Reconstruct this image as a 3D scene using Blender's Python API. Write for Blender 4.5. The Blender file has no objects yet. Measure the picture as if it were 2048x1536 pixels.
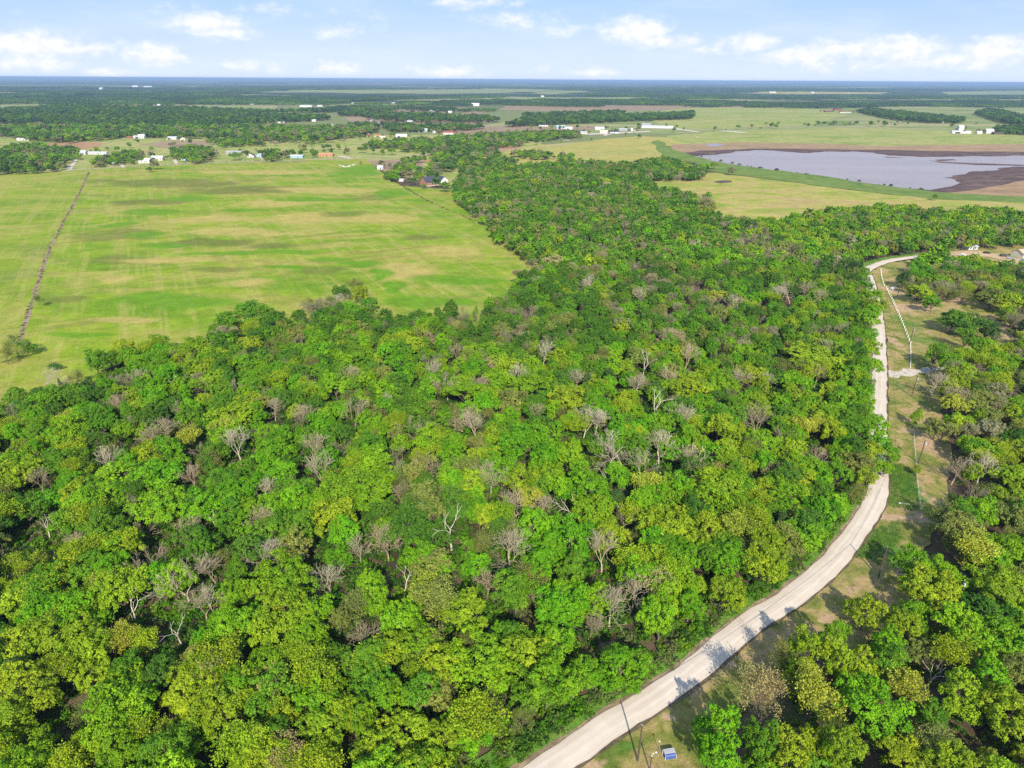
import bpy, bmesh, math, random
import numpy as np
from mathutils import Vector, Matrix

# ------------------------------------------------------------------ camera, world, sun, exposure
S = bpy.context.scene
COL = S.collection
F, ALT = 1320.0, 115.0
PITCH = math.atan(609.0 / F)
ROLL = math.radians(0.336)
cam_d = bpy.data.cameras.new('camera')
cam = bpy.data.objects.new('camera', cam_d)
COL.objects.link(cam)
cam_d.sensor_width = 36.0
cam_d.lens = F / 2048.0 * 36.0
cam_d.clip_start = 0.5
cam_d.clip_end = 120000.0
CM = Matrix.Rotation(math.pi / 2 - PITCH, 3, 'X') @ Matrix.Rotation(ROLL, 3, 'Z')
cam.matrix_world = Matrix.Translation((0, 0, ALT)) @ CM.to_4x4()
S.camera = cam

SUN_EL = math.radians(36.0)
SHADOW = Vector((-0.10, 1.0)).normalized()            # direction in which shadows fall on the ground
to_sun = Vector((-SHADOW.x * math.cos(SUN_EL), -SHADOW.y * math.cos(SUN_EL), math.sin(SUN_EL)))
sun_d = bpy.data.lights.new('sun', 'SUN')
sun_d.energy = 4.9
sun_d.angle = math.radians(0.5)
sun_d.color = (1.0, 0.93, 0.80)
sun = bpy.data.objects.new('sun', sun_d)
COL.objects.link(sun)
sun.rotation_euler = (-to_sun).to_track_quat('-Z', 'Y').to_euler()
sun.location = (0, 0, 400)

S.view_settings.view_transform = 'Standard'
S.view_settings.look = 'None'
S.view_settings.gamma = 1.0
S.view_settings.exposure = 0.50
S.render.engine = 'CYCLES'
S.cycles.max_bounces = 5
S.cycles.diffuse_bounces = 2
S.cycles.glossy_bounces = 2
S.cycles.transmission_bounces = 3
S.cycles.volume_bounces = 0
S.cycles.use_denoising = False
S.cycles.use_adaptive_sampling = True
S.cycles.adaptive_threshold = 0.012


def unproj(u, v, z=0.0):
    d = CM @ Vector((u - 1024.0, -(v - 768.0), -F))
    if d.z > -1e-4:
        d.z = -1e-4
    t = (z - ALT) / d.z
    return Vector((d.x * t, d.y * t, z))


CMi = CM.transposed()


def proj(x, y, z=0.0):
    c = CMi @ Vector((x, y, z - ALT))
    if c.z > -1:
        return (-9999, -9999, 1)
    return (1024 + c.x / -c.z * F, 768 - c.y / -c.z * F, -c.z)


CMn = np.array(CMi)


def proj_np(P):
    c = (P - np.array([0, 0, ALT])) @ CMn.T
    d = np.maximum(-c[:, 2], 1e-3)
    return 1024 + c[:, 0] / d * F, 768 - c[:, 1] / d * F, d


# sky: Nishita with real cumulus written by view direction
world = bpy.data.worlds.new('World')
S.world = world
world.use_nodes = True
wt = world.node_tree
wt.nodes.clear()
wo = wt.nodes.new('ShaderNodeOutputWorld')
bg = wt.nodes.new('ShaderNodeBackground')
bg.inputs['Strength'].default_value = 0.10
sky = wt.nodes.new('ShaderNodeTexSky')
sky.sky_type = 'NISHITA'
sky.sun_disc = False
sky.sun_elevation = SUN_EL
sky.sun_rotation = math.atan2(to_sun.x, to_sun.y)
sky.altitude = 100
sky.air_density = 1.0
sky.dust_density = 0.6
sky.ozone_density = 2.0


class NT:
    """small helper for building node trees"""
    def __init__(s, t): s.t = t
    def n(s, typ, **k):
        q = s.t.nodes.new(typ)
        for a, b in k.items(): setattr(q, a, b)
        return q
    def l(s, a, b): s.t.links.new(a, b)
    def put(s, sock, v):
        if isinstance(v, bpy.types.NodeSocket): s.l(v, sock)
        else: sock.default_value = v
    def m(s, op, a, b=None, c=None, clamp=False):
        q = s.n('ShaderNodeMath', operation=op); q.use_clamp = clamp
        s.put(q.inputs[0], a)
        if b is not None: s.put(q.inputs[1], b)
        if c is not None: s.put(q.inputs[2], c)
        return q.outputs[0]
    def vm(s, op, a, b=None, sc=None):
        q = s.n('ShaderNodeVectorMath', operation=op)
        s.put(q.inputs[0], a)
        if b is not None: s.put(q.inputs[1], b)
        if sc is not None: s.put(q.inputs['Scale'], sc)
        return q.outputs['Value'] if op in ('LENGTH', 'DOT_PRODUCT') else q.outputs[0]
    def noise(s, vec, scale, detail=4.0, rough=0.55, dist=0.0):
        q = s.n('ShaderNodeTexNoise')
        s.put(q.inputs['Vector'], vec)
        q.inputs['Scale'].default_value = scale
        q.inputs['Detail'].default_value = detail
        q.inputs['Roughness'].default_value = rough
        q.inputs['Distortion'].default_value = dist
        return q.outputs['Fac']
    def mix(s, f, a, b, mode='MIX'):
        q = s.n('ShaderNodeMix', data_type='RGBA', blend_type=mode)
        s.put(q.inputs[0], f)
        s.put(q.inputs[6], a if isinstance(a, bpy.types.NodeSocket) else (*a, 1))
        s.put(q.inputs[7], b if isinstance(b, bpy.types.NodeSocket) else (*b, 1))
        return q.outputs[2]
    def ramp(s, f, stops, interp='LINEAR'):
        q = s.n('ShaderNodeValToRGB')
        q.color_ramp.interpolation = interp
        e = q.color_ramp.elements
        while len(e) < len(stops): e.new(0.5)
        for i, (p, c) in enumerate(stops):
            e[i].position = p
            e[i].color = (*c, 1) if len(c) == 3 else c
        s.put(q.inputs[0], f)
        return q.outputs[0]
    def sstep(s, x, a, b):
        q = s.n('ShaderNodeMapRange', interpolation_type='SMOOTHSTEP')
        s.put(q.inputs[0], x)
        q.inputs[1].default_value = a; q.inputs[2].default_value = b
        return q.outputs[0]


w = NT(wt)
tc = w.n('ShaderNodeTexCoord')
sep = w.n('ShaderNodeSeparateXYZ')
w.l(tc.outputs['Generated'], sep.inputs[0])
X, Y, Z = sep.outputs
Yc = w.m('MAXIMUM', Y, 0.05)
comb = w.n('ShaderNodeCombineXYZ')
w.l(w.m('DIVIDE', X, Yc), comb.inputs[0])
w.l(w.m('DIVIDE', Z, Yc), comb.inputs[1])
pv = comb.outputs[0]
cn1 = w.noise(w.vm('MULTIPLY', pv, (1, 2.0, 1)), 13.0, 5, 0.55)
cn2 = w.noise(w.vm('MULTIPLY', pv, (1, 1.8, 1)), 48.0, 6, 0.6)
CL = [(70, 92, 110, 26, 1), (0, 84, 80, 22, 1), (300, 108, 70, 20, 1), (160, 98, 95, 14, .9), (412, 46, 78, 22, .95), (440, 66, 70, 14, .8), (66, 126, 80, 15, .9),
      (225, 146, 50, 10, .7), (490, 130, 42, 9, .7), (550, 138, 22, 12, .6), (672, 136, 48, 13, .95), (890, 144, 70, 10, .75), (1180, 144, 60, 9, .6),
      (1278, 62, 80, 26, 1), (1330, 80, 70, 14, .9), (1135, 60, 50, 14, .7), (1510, 86, 70, 17, 1), (1600, 110, 90, 18, .9), (1700, 98, 95, 18, .85), (1820, 92, 95, 26, 1),
      (1900, 118, 130, 18, .9), (1990, 104, 90, 26, 1), (670, 64, 55, 12, .35), (950, 6, 90, 12, .55), (1040, 40, 90, 16, .45), (480, 20, 160, 10, .2), (1080, 140, 30, 8, .5), (1690, 130, 120, 14, .5),
      (1420, 100, 50, 8, .5), (2300, 90, 180, 30, 1), (2600, 60, 150, 30, .9), (-300, 70, 160, 30, .9), (-560, 110, 130, 25, .8)]
mask = None
for (u, v, rx, ry, a) in CL:
    d = CM @ Vector((u - 1024.0, -(v - 768.0), -F))
    cx, cy = d.x / d.y, d.z / d.y
    k = F / math.cos(PITCH) * 1.0
    q = w.vm('MULTIPLY', w.vm('SUBTRACT', pv, (cx, cy, 0)), (k / rx / 1.25, k / ry / 1.25, 1))
    e = w.m('MULTIPLY', w.m('SUBTRACT', 1.0, w.vm('LENGTH', q)), a)
    mask = e if mask is None else w.m('MAXIMUM', mask, e)
mk = w.m('ADD', mask, w.m('MULTIPLY', w.m('SUBTRACT', cn1, 0.5), 1.5))
mk = w.m('ADD', mk, w.m('MULTIPLY', w.m('SUBTRACT', cn2, 0.5), 1.3))
cl = w.m('MULTIPLY', w.sstep(mk, -0.10, 0.95), w.sstep(mask, -0.7, 0.20))
el = comb.outputs[0]
sepv = w.n('ShaderNodeSeparateXYZ'); w.l(pv, sepv.inputs[0])
veil = w.m('MULTIPLY', w.sstep(w.noise(w.vm('MULTIPLY', pv, (1, 5, 1)), 5.0, 4, 0.6), 0.40, 0.80), 0.32)
hz = w.m('SUBTRACT', 1.0, w.sstep(sepv.outputs[1], -0.01, 0.11))
skyc = w.mix(0.85, sky.outputs[0], (3.1, 4.6, 7.9))
skyc = w.mix(w.m('MULTIPLY', hz, 0.75), skyc, (6.0, 6.7, 8.1))
skyc = w.mix(veil, skyc, (6.6, 7.1, 8.2))
lowc = w.ramp(cn2, [(0.25, (6.3, 6.6, 7.6)), (0.7, (7.7, 7.7, 8.0))])
fin = w.mix(cl, skyc, lowc)
w.l(fin, bg.inputs['Color'])
w.l(bg.outputs[0], wo.inputs['Surface'])

# ------------------------------------------------------------------ helpers
rnd = random.Random(7)
rng = np.random.default_rng(11)


def tag(o, label=None, cat=None, group=None, kind=None):
    if label: o['label'] = label
    if cat: o['category'] = cat
    if group: o['group'] = group
    if kind: o['kind'] = kind
    return o


def link(name, me, parent=None, loc=(0, 0, 0)):
    o = bpy.data.objects.new(name, me)
    COL.objects.link(o)
    o.parent = parent
    o.location = loc
    return o


def empty(name, loc, rz=0.0, **k):
    o = bpy.data.objects.new(name, None)
    COL.objects.link(o)
    o.empty_display_size = 0.5
    o.location = loc
    o.rotation_euler = (0, 0, rz)
    return tag(o, **k)


def mesh(name, V, Fc, mats=(), mi=None, attr=None, smooth=False):
    """V (n,3) array, Fc list of faces or (m,k) array"""
    me = bpy.data.meshes.new(name)
    V = np.asarray(V, dtype=np.float32)
    if isinstance(Fc, np.ndarray):
        n, k = Fc.shape
        me.vertices.add(len(V)); me.vertices.foreach_set('co', V.ravel())
        me.loops.add(n * k); me.loops.foreach_set('vertex_index', Fc.astype(np.int32).ravel())
        me.polygons.add(n)
        me.polygons.foreach_set('loop_start', np.arange(0, n * k, k, dtype=np.int32))
        me.polygons.foreach_set('loop_total', np.full(n, k, dtype=np.int32))
        me.update(calc_edges=True)
    else:
        me.from_pydata([tuple(p) for p in V], [], [tuple(f) for f in Fc])
    for m in mats: me.materials.append(m)
    if mi is not None: me.polygons.foreach_set('material_index', np.asarray(mi, dtype=np.int32))
    if attr is not None:
        a = me.attributes.new('var', 'FLOAT', 'FACE')
        a.data.foreach_set('value', np.asarray(attr, dtype=np.float32))
    if smooth: me.polygons.foreach_set('use_smooth', np.ones(len(me.polygons), dtype=bool))
    me.update()
    return me


class MB:
    """collects boxes, tubes and faces into one mesh"""
    def __init__(s): s.v = []; s.f = []
    def add(s, vs, fs):
        b = len(s.v); s.v += [tuple(p) for p in vs]; s.f += [tuple(b + i for i in f) for f in fs]
    def box(s, x0, y0, z0, x1, y1, z1):
        s.add([(x0, y0, z0), (x1, y0, z0), (x1, y1, z0), (x0, y1, z0), (x0, y0, z1), (x1, y0, z1), (x1, y1, z1), (x0, y1, z1)],
              [(0, 3, 2, 1), (4, 5, 6, 7), (0, 1, 5, 4), (1, 2, 6, 5), (2, 3, 7, 6), (3, 0, 4, 7)])
    def tube(s, p0, p1, r0, r1, n=6, caps=True):
        p0, p1 = Vector(p0), Vector(p1)
        d = (p1 - p0).normalized()
        a = d.orthogonal().normalized(); b = d.cross(a)
        vs = []
        for p, r in ((p0, r0), (p1, r1)):
            for i in range(n):
                t = 2 * math.pi * i / n
                vs.append(p + a * math.cos(t) * r + b * math.sin(t) * r)
        fs = [(i, (i + 1) % n, n + (i + 1) % n, n + i) for i in range(n)]
        if caps: fs += [tuple(range(n))[::-1], tuple(range(n, 2 * n))]
        s.add(vs, fs)
    def prism(s, prof, axis0, axis1):
        """profile in x,z extruded along y from axis0 to axis1"""
        n = len(prof)
        vs = [(x, axis0, z) for x, z in prof] + [(x, axis1, z) for x, z in prof]
        fs = [(i, n + i, n + (i + 1) % n, (i + 1) % n) for i in range(n)] + [tuple(range(n)), tuple(range(n, 2 * n))[::-1]]
        s.add(vs, fs)
    def build(s, name, mat, parent=None, smooth=False):
        me = mesh(name, s.v, s.f, (mat,), smooth=smooth)
        bm = bmesh.new(); bm.from_mesh(me); bmesh.ops.recalc_face_normals(bm, faces=bm.faces); bm.to_mesh(me); bm.free()
        return link(name, me, parent)


def inside(P, poly):
    x, y = P[:, 0], P[:, 1]
    r = np.zeros(len(P), dtype=bool)
    n = len(poly)
    for i in range(n):
        x0, y0 = poly[i]; x1, y1 = poly[(i + 1) % n]
        if y0 == y1: continue
        c = ((y0 > y) != (y1 > y)) & (x < (x1 - x0) * (y - y0) / (y1 - y0) + x0)
        r ^= c
    return r


# ------------------------------------------------------------------ materials
def new_mat(name):
    m = bpy.data.materials.new(name)
    m.use_nodes = True
    m.node_tree.nodes.clear()
    t = NT(m.node_tree)
    out = t.n('ShaderNodeOutputMaterial')
    return m, t, out


def principled(t, out, col, rough=0.9, spec=0.2, bump=None, metal=0.0):
    p = t.n('ShaderNodeBsdfPrincipled')
    t.put(p.inputs['Base Color'], col if isinstance(col, bpy.types.NodeSocket) else (*col, 1))
    t.put(p.inputs['Roughness'], rough)
    p.inputs['Specular IOR Level'].default_value = spec
    p.inputs['Metallic'].default_value = metal
    if bump is not None:
        b = t.n('ShaderNodeBump'); b.inputs['Strength'].default_value = bump[1]; b.inputs['Distance'].default_value = bump[2]
        t.l(bump[0], b.inputs['Height']); t.l(b.outputs[0], p.inputs['Normal'])
    t.l(p.outputs[0], out.inputs['Surface'])
    return p


def simple(name, c, rough=0.8, spec=0.3, var=0.15, scale=1.5, metal=0.0):
    m, t, out = new_mat(name)
    g = t.n('ShaderNodeNewGeometry')
    f = t.noise(g.outputs['Position'], scale, 5)
    lo = tuple(x * (1 - var) for x in c); hi = tuple(min(1, x * (1 + var)) for x in c)
    principled(t, out, t.ramp(f, [(0.3, lo), (0.7, hi)]), rough, spec, metal=metal)
    return m


def ell(u, v, ru, rv, dz=0.0):
    """a patch of ground colour traced in the photo -> centre and radii on the ground"""
    a, b, c, d = unproj(u - ru, v), unproj(u + ru, v), unproj(u, v - rv), unproj(u, v + rv)
    m_ = unproj(u, v)
    return m_.x, m_.y, (b.x - a.x) / 2, (c.y - d.y) / 2


def apply_zones(t, P, c, zones, wob, nscale):
    nz = t.n('ShaderNodeTexNoise'); t.l(P, nz.inputs['Vector']); nz.inputs['Scale'].default_value = nscale; nz.inputs['Detail'].default_value = 5
    off_ = t.vm('SCALE', t.vm('SUBTRACT', nz.outputs['Color'], (0.5, 0.5, 0.5)), sc=wob)
    by = {}
    for z in zones: by.setdefault((z[0], z[1]), []).append(z[2:])
    for (col, am), L in by.items():
        mask = None
        for q in L:
            x, y, rx, ry = ell(*q[:4])
            d = t.vm('LENGTH', t.vm('ADD', t.vm('MULTIPLY', t.vm('SUBTRACT', P, (x, y, 0)), (1 / rx, 1 / ry, 0)), off_))
            mask = d if mask is None else t.m('MINIMUM', mask, d)
        c = t.mix(t.m('MULTIPLY', t.sstep(mask, 1.15, 0.55), am), c, col)
    return c


def land(name, stops, big=(0.006, 0.02), fine=0.25, finev=0.35, dist=1.2, patches=None, rows=None, grain=None, bumps=0.4, zones=None, zwob=1.2, zns=0.02):
    """open ground: broad bands of colour, broken by finer mottling"""
    m, t, out = new_mat(name)
    g = t.n('ShaderNodeNewGeometry')
    P = g.outputs['Position']
    a = t.noise(t.vm('MULTIPLY', P, (big[0], big[1], 1)), 1.0, 6, 0.55, dist)
    c = t.ramp(a, stops)
    if patches:
        for (col, sc, lo, hi, am) in patches:
            b = t.noise(t.vm('MULTIPLY', t.vm('ADD', P, (371.0 * sc[0] * 40, 91.7, 0)), (sc[0], sc[1], 1)), 1.0, 5, 0.6, 1.0)
            c = t.mix(t.m('MULTIPLY', t.sstep(b, lo, hi), am), c, col)
    if rows:
        mp = t.n('ShaderNodeMapping'); mp.inputs['Rotation'].default_value = (0, 0, rows[0]); t.l(P, mp.inputs[0])
        s1 = t.noise(t.vm('MULTIPLY', mp.outputs[0], (0.16, 0.006, 1)), 1.0, 4, 0.75)
        s2 = t.noise(t.vm('MULTIPLY', mp.outputs[0], (0.012, 0.14, 1)), 1.0, 4, 0.75)
        s3 = t.noise(P, 0.035, 5, 0.7)
        c = t.mix(t.m('MULTIPLY', t.sstep(s1, 0.47, 0.62), rows[2]), c, rows[3])
        c = t.mix(t.m('MULTIPLY', t.sstep(s2, 0.50, 0.66), rows[2]), c, rows[4])
        c = t.mix(t.m('MULTIPLY', t.sstep(s3, 0.50, 0.68), rows[2]), c, rows[3])
    if zones: c = apply_zones(t, P, c, zones, zwob, zns)
    f = t.noise(P, fine, 6, 0.65)
    k = t.n('ShaderNodeMapRange'); t.l(f, k.inputs[0]); k.inputs[1].default_value = 0.25; k.inputs[2].default_value = 0.75
    k.inputs[3].default_value = 1 - finev; k.inputs[4].default_value = 1 + finev
    c = t.vm('SCALE', c, sc=k.outputs[0])
    hgt = f
    if grain:
        h = t.noise(P, grain, 5, 0.7)
        k2 = t.n('ShaderNodeMapRange'); t.l(h, k2.inputs[0]); k2.inputs[1].default_value = 0.3; k2.inputs[2].default_value = 0.7
        k2.inputs[3].default_value = 0.7; k2.inputs[4].default_value = 1.3
        c = t.vm('SCALE', c, sc=k2.outputs[0]); hgt = h
    principled(t, out, c, 0.95, 0.05, bump=(hgt, bumps, 0.3))
    return m


def leaf_mat(name, trans=0.19):
    m, t, out = new_mat(name)
    at = t.n('ShaderNodeAttribute', attribute_type='INSTANCER', attribute_name='tint')
    va = t.n('ShaderNodeAttribute', attribute_type='GEOMETRY', attribute_name='var')
    g = t.n('ShaderNodeNewGeometry')
    nz = t.noise(g.outputs['Position'], 0.30, 3, 0.6)
    hue = t.n('ShaderNodeHueSaturation')
    t.l(at.outputs['Color'], hue.inputs['Color'])
    t.l(t.m('ADD', 0.5, t.m('ADD', t.m('MULTIPLY', t.m('SUBTRACT', nz, 0.5), 0.05), t.m('MULTIPLY', t.m('SUBTRACT', 0.5, va.outputs['Fac']), 0.035))), hue.inputs['Hue'])
    val = t.m('ADD', 0.55, t.m('MULTIPLY', va.outputs['Fac'], 0.9))
    hue.inputs['Saturation'].default_value = 1.0
    t.l(val, hue.inputs['Value'])
    c = hue.outputs[0]
    d = t.n('ShaderNodeBsdfPrincipled'); t.l(c, d.inputs['Base Color']); d.inputs['Roughness'].default_value = 0.6
    d.inputs['Specular IOR Level'].default_value = 0.12
    tr = t.n('ShaderNodeBsdfTranslucent'); t.l(t.mix(1.0, c, (1.1, 1.15, 0.5), 'MULTIPLY'), tr.inputs[0])
    mx = t.n('ShaderNodeMixShader'); mx.inputs[0].default_value = trans
    t.l(d.outputs[0], mx.inputs[1]); t.l(tr.outputs[0], mx.inputs[2])
    t.l(mx.outputs[0], out.inputs['Surface'])
    return m


M = {}
M['leaf'] = leaf_mat('leaves')
M['bark'] = simple('bark', (0.16, 0.125, 0.095), 0.9, 0.1, 0.35, 3)
m, t, out = new_mat('pale_bark')
at = t.n('ShaderNodeAttribute', attribute_type='INSTANCER', attribute_name='tint')
principled(t, out, at.outputs['Color'], 0.85, 0.1)
M['pale_bark'] = m
M['litter'] = land('leaf_litter', [(0.3, (0.06, 0.05, 0.03)), (0.5, (0.13, 0.10, 0.055)), (0.7, (0.09, 0.12, 0.035))], (0.05, 0.05), 0.6, 0.4, grain=3.0)
DKO, TAN_, GRN = (0.125, 0.135, 0.030), (0.37, 0.30, 0.085), (0.105, 0.225, 0.010)  # dark olive, tan and green tones mixed into the hayfield as soft patches
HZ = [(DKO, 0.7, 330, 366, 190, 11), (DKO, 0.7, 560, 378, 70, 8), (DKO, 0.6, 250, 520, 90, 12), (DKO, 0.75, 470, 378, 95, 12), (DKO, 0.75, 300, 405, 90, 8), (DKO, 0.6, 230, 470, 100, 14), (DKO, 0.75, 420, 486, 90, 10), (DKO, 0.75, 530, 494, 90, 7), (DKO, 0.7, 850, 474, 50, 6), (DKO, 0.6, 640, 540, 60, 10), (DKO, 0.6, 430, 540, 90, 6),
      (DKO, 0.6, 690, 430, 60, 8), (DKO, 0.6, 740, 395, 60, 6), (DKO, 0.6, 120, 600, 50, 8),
      (TAN_, 0.85, 600, 440, 110, 14), (TAN_, 0.85, 640, 380, 110, 8), (TAN_, 0.85, 430, 440, 120, 10), (TAN_, 0.85, 500, 566, 60, 9), (TAN_, 0.85, 810, 550, 70, 22), (TAN_, 0.85, 760, 440, 90, 12), (TAN_, 0.85, 330, 520, 90, 8), (TAN_, 0.85, 520, 345, 140, 5), (TAN_, 0.85, 240, 640, 90, 7), (TAN_, 0.85, 900, 500, 60, 12),
      (TAN_, 0.85, 560, 405, 90, 8), (TAN_, 0.85, 220, 560, 50, 10), (TAN_, 0.85, 480, 465, 160, 8),
      (GRN, 0.95, 700, 527, 30, 4), (GRN, 0.95, 725, 533, 18, 5), (GRN, 0.95, 745, 545, 12, 6), (GRN, 0.95, 760, 558, 11, 7), (GRN, 0.95, 775, 572, 11, 7), (GRN, 0.95, 790, 586, 14, 8), (GRN, 0.85, 370, 398, 50, 6), (GRN, 0.85, 300, 425, 70, 6), (GRN, 0.85, 250, 450, 40, 7), (GRN, 0.85, 290, 470, 40, 7), (GRN, 0.85, 340, 492, 60, 6), (GRN, 0.85, 450, 508, 80, 5), (GRN, 0.85, 570, 506, 90, 5), (GRN, 0.85, 660, 520, 60, 5), (GRN, 0.85, 730, 530, 34, 8), (GRN, 0.85, 762, 552, 24, 12),
      (GRN, 0.85, 790, 580, 24, 14), (GRN, 0.85, 850, 605, 90, 12), (GRN, 0.85, 350, 600, 160, 18), (GRN, 0.85, 180, 670, 90, 6), (GRN, 0.85, 720, 345, 60, 16), (GRN, 0.85, 790, 385, 50, 12), (GRN, 0.85, 560, 535, 60, 4), (GRN, 0.85, 900, 560, 110, 10), (GRN, 0.85, 640, 400, 90, 5), (GRN, 0.85, 480, 420, 40, 4)]
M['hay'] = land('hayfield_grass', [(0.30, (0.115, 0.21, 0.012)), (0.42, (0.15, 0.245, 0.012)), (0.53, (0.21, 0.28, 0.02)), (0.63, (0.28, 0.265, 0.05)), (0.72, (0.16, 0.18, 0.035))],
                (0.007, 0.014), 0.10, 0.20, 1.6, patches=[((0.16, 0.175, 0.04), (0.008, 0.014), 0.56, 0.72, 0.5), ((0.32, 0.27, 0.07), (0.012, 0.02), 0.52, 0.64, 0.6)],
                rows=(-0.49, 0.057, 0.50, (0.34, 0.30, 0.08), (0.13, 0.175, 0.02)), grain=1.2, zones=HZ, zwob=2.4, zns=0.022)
M['hay2'] = land('west_field_grass', [(0.3, (0.13, 0.21, 0.015)), (0.5, (0.21, 0.27, 0.022)), (0.62, (0.30, 0.28, 0.06)), (0.75, (0.20, 0.19, 0.05))], (0.006, 0.013), 0.12, 0.18, 1.5,
                 patches=[((0.16, 0.18, 0.05), (0.006, 0.012), 0.55, 0.7, 0.6)], grain=1.0, rows=(-0.49, 0, 0.45, (0.33, 0.29, 0.08), (0.13, 0.18, 0.02)))
M['pasture'] = land('pasture_grass', [(0.3, (0.16, 0.23, 0.04)), (0.45, (0.23, 0.28, 0.06)), (0.56, (0.31, 0.31, 0.09)), (0.7, (0.34, 0.28, 0.13))], (0.006, 0.012), 0.06, 0.25, 1.5, grain=0.5, rows=(1.2, 0, 0.4, (0.33, 0.28, 0.11), (0.15, 0.20, 0.04)))
M['pasture_far'] = land('far_pasture_grass', [(0.35, (0.14, 0.19, 0.05)), (0.5, (0.22, 0.25, 0.08)), (0.62, (0.31, 0.27, 0.13))], (0.0022, 0.006), 0.02, 0.2, 1.5)
M['golden'] = land('golden_grass', [(0.3, (0.24, 0.26, 0.05)), (0.5, (0.36, 0.31, 0.08)), (0.7, (0.35, 0.25, 0.10))], (0.008, 0.012), 0.05, 0.18, 1.5, grain=0.5, rows=(0.7, 0, 0.45, (0.40, 0.33, 0.10), (0.22, 0.23, 0.05)),
                   patches=[((0.24, 0.27, 0.07), (0.01, 0.01), 0.55, 0.7, 0.6)])
M['dampasture'] = land('dry_pasture', [(0.32, (0.19, 0.25, 0.035)), (0.46, (0.29, 0.30, 0.055)), (0.56, (0.36, 0.31, 0.085)), (0.7, (0.36, 0.25, 0.11))], (0.010, 0.018), 0.08, 0.2, 1.8, grain=0.7, rows=(0.3, 0, 0.45, (0.36, 0.26, 0.10), (0.20, 0.25, 0.04)))
M['brown'] = land('ploughed_earth', [(0.3, (0.30, 0.17, 0.085)), (0.7, (0.38, 0.23, 0.12))], (0.01, 0.02), 0.08, 0.2)
M['brownfar'] = land('brown_meadow', [(0.3, (0.24, 0.17, 0.10)), (0.7, (0.30, 0.22, 0.13))], (0.003, 0.006), 0.03, 0.25)
M['mud'] = land('wet_mud', [(0.3, (0.07, 0.045, 0.042)), (0.5, (0.11, 0.07, 0.06)), (0.7, (0.17, 0.115, 0.085))], (0.02, 0.04), 0.1, 0.3)
M['bed'] = land('dried_lake_bed', [(0.3, (0.26, 0.16, 0.09)), (0.5, (0.33, 0.22, 0.12)), (0.7, (0.22, 0.17, 0.09))], (0.006, 0.02), 0.06, 0.25)
M['dam'] = land('dam_grass', [(0.3, (0.10, 0.16, 0.03)), (0.7, (0.17, 0.22, 0.05))], (0.02, 0.02), 0.1, 0.25)
DRT, LSH = (0.46, 0.31, 0.18), (0.09, 0.19, 0.025)
VZ = [(DRT, 0.95, 1780, 1036, 34, 12), (DRT, 0.95, 1840, 1040, 34, 14), (DRT, 0.95, 1858, 1000, 16, 28), (DRT, 0.95, 1815, 862, 24, 9), (DRT, 0.95, 1860, 890, 22, 18), (DRT, 0.95, 1796, 1142, 14, 20), (DRT, 0.95, 1783, 682, 12, 22), (DRT, 0.95, 1830, 618, 44, 10), (DRT, 0.95, 1900, 600, 34, 10),
      (DRT, 0.95, 1790, 585, 18, 10), (DRT, 0.95, 2030, 664, 50, 16), (DRT, 0.95, 1190, 1530, 26, 16), (DRT, 0.95, 1460, 1330, 10, 12), (DRT, 0.95, 1650, 1240, 26, 12), (DRT, 0.95, 1700, 1180, 20, 10), (DRT, 0.95, 1600, 1270, 16, 8), (DRT, 0.95, 1335, 1440, 22, 10),
      (LSH, 0.9, 1806, 972, 30, 48), (LSH, 0.9, 1768, 1085, 34, 38), (LSH, 0.9, 1730, 1110, 24, 14), (LSH, 0.7, 1250, 1500, 34, 14), (LSH, 0.7, 1820, 650, 34, 14), (LSH, 0.7, 1795, 640, 14, 20), (LSH, 0.7, 1840, 680, 40, 14), (LSH, 0.7, 1790, 770, 14, 24)]
M['verge'] = land('roadside_grass', [(0.34, (0.125, 0.165, 0.03)), (0.44, (0.20, 0.205, 0.045)), (0.52, (0.30, 0.25, 0.08)), (0.62, (0.39, 0.27, 0.125))], (0.10, 0.10), 0.8, 0.3, 1.0, grain=5.0, bumps=0.8, zones=VZ, zwob=3.2, zns=0.22)
M['lush'] = land('lush_grass', [(0.3, (0.07, 0.16, 0.02)), (0.5, (0.12, 0.25, 0.03)), (0.75, (0.21, 0.27, 0.06))], (0.12, 0.12), 1.0, 0.4, 1.0, grain=4.0, bumps=0.9)
M['dirt'] = land('bare_dirt', [(0.3, (0.36, 0.24, 0.135)), (0.5, (0.50, 0.35, 0.21)), (0.7, (0.30, 0.24, 0.11))], (0.12, 0.12), 0.9, 0.2, 1.0, grain=5.0)
M['ditch'] = land('ditch_soil', [(0.3, (0.07, 0.055, 0.035)), (0.7, (0.17, 0.13, 0.08))], (0.4, 0.4), 1.0, 0.35, grain=6.0)
M['shoulder'] = land('road_shoulder', [(0.3, (0.16, 0.12, 0.07)), (0.7, (0.34, 0.25, 0.15))], (0.3, 0.3), 1.2, 0.35, grain=6.0)
M['fencesoil'] = land('fence_row_soil', [(0.3, (0.20, 0.17, 0.08)), (0.5, (0.30, 0.22, 0.14)), (0.7, (0.17, 0.20, 0.05))], (0.1, 0.1), 0.5, 0.3)
M['lane'] = land('lane_gravel', [(0.3, (0.30, 0.26, 0.20)), (0.7, (0.40, 0.35, 0.28))], (0.02, 0.02), 0.3, 0.2)
M['drive'] = land('driveway_gravel', [(0.3, (0.42, 0.36, 0.29)), (0.7, (0.60, 0.52, 0.42))], (0.2, 0.2), 0.8, 0.2, grain=5.0)

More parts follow.
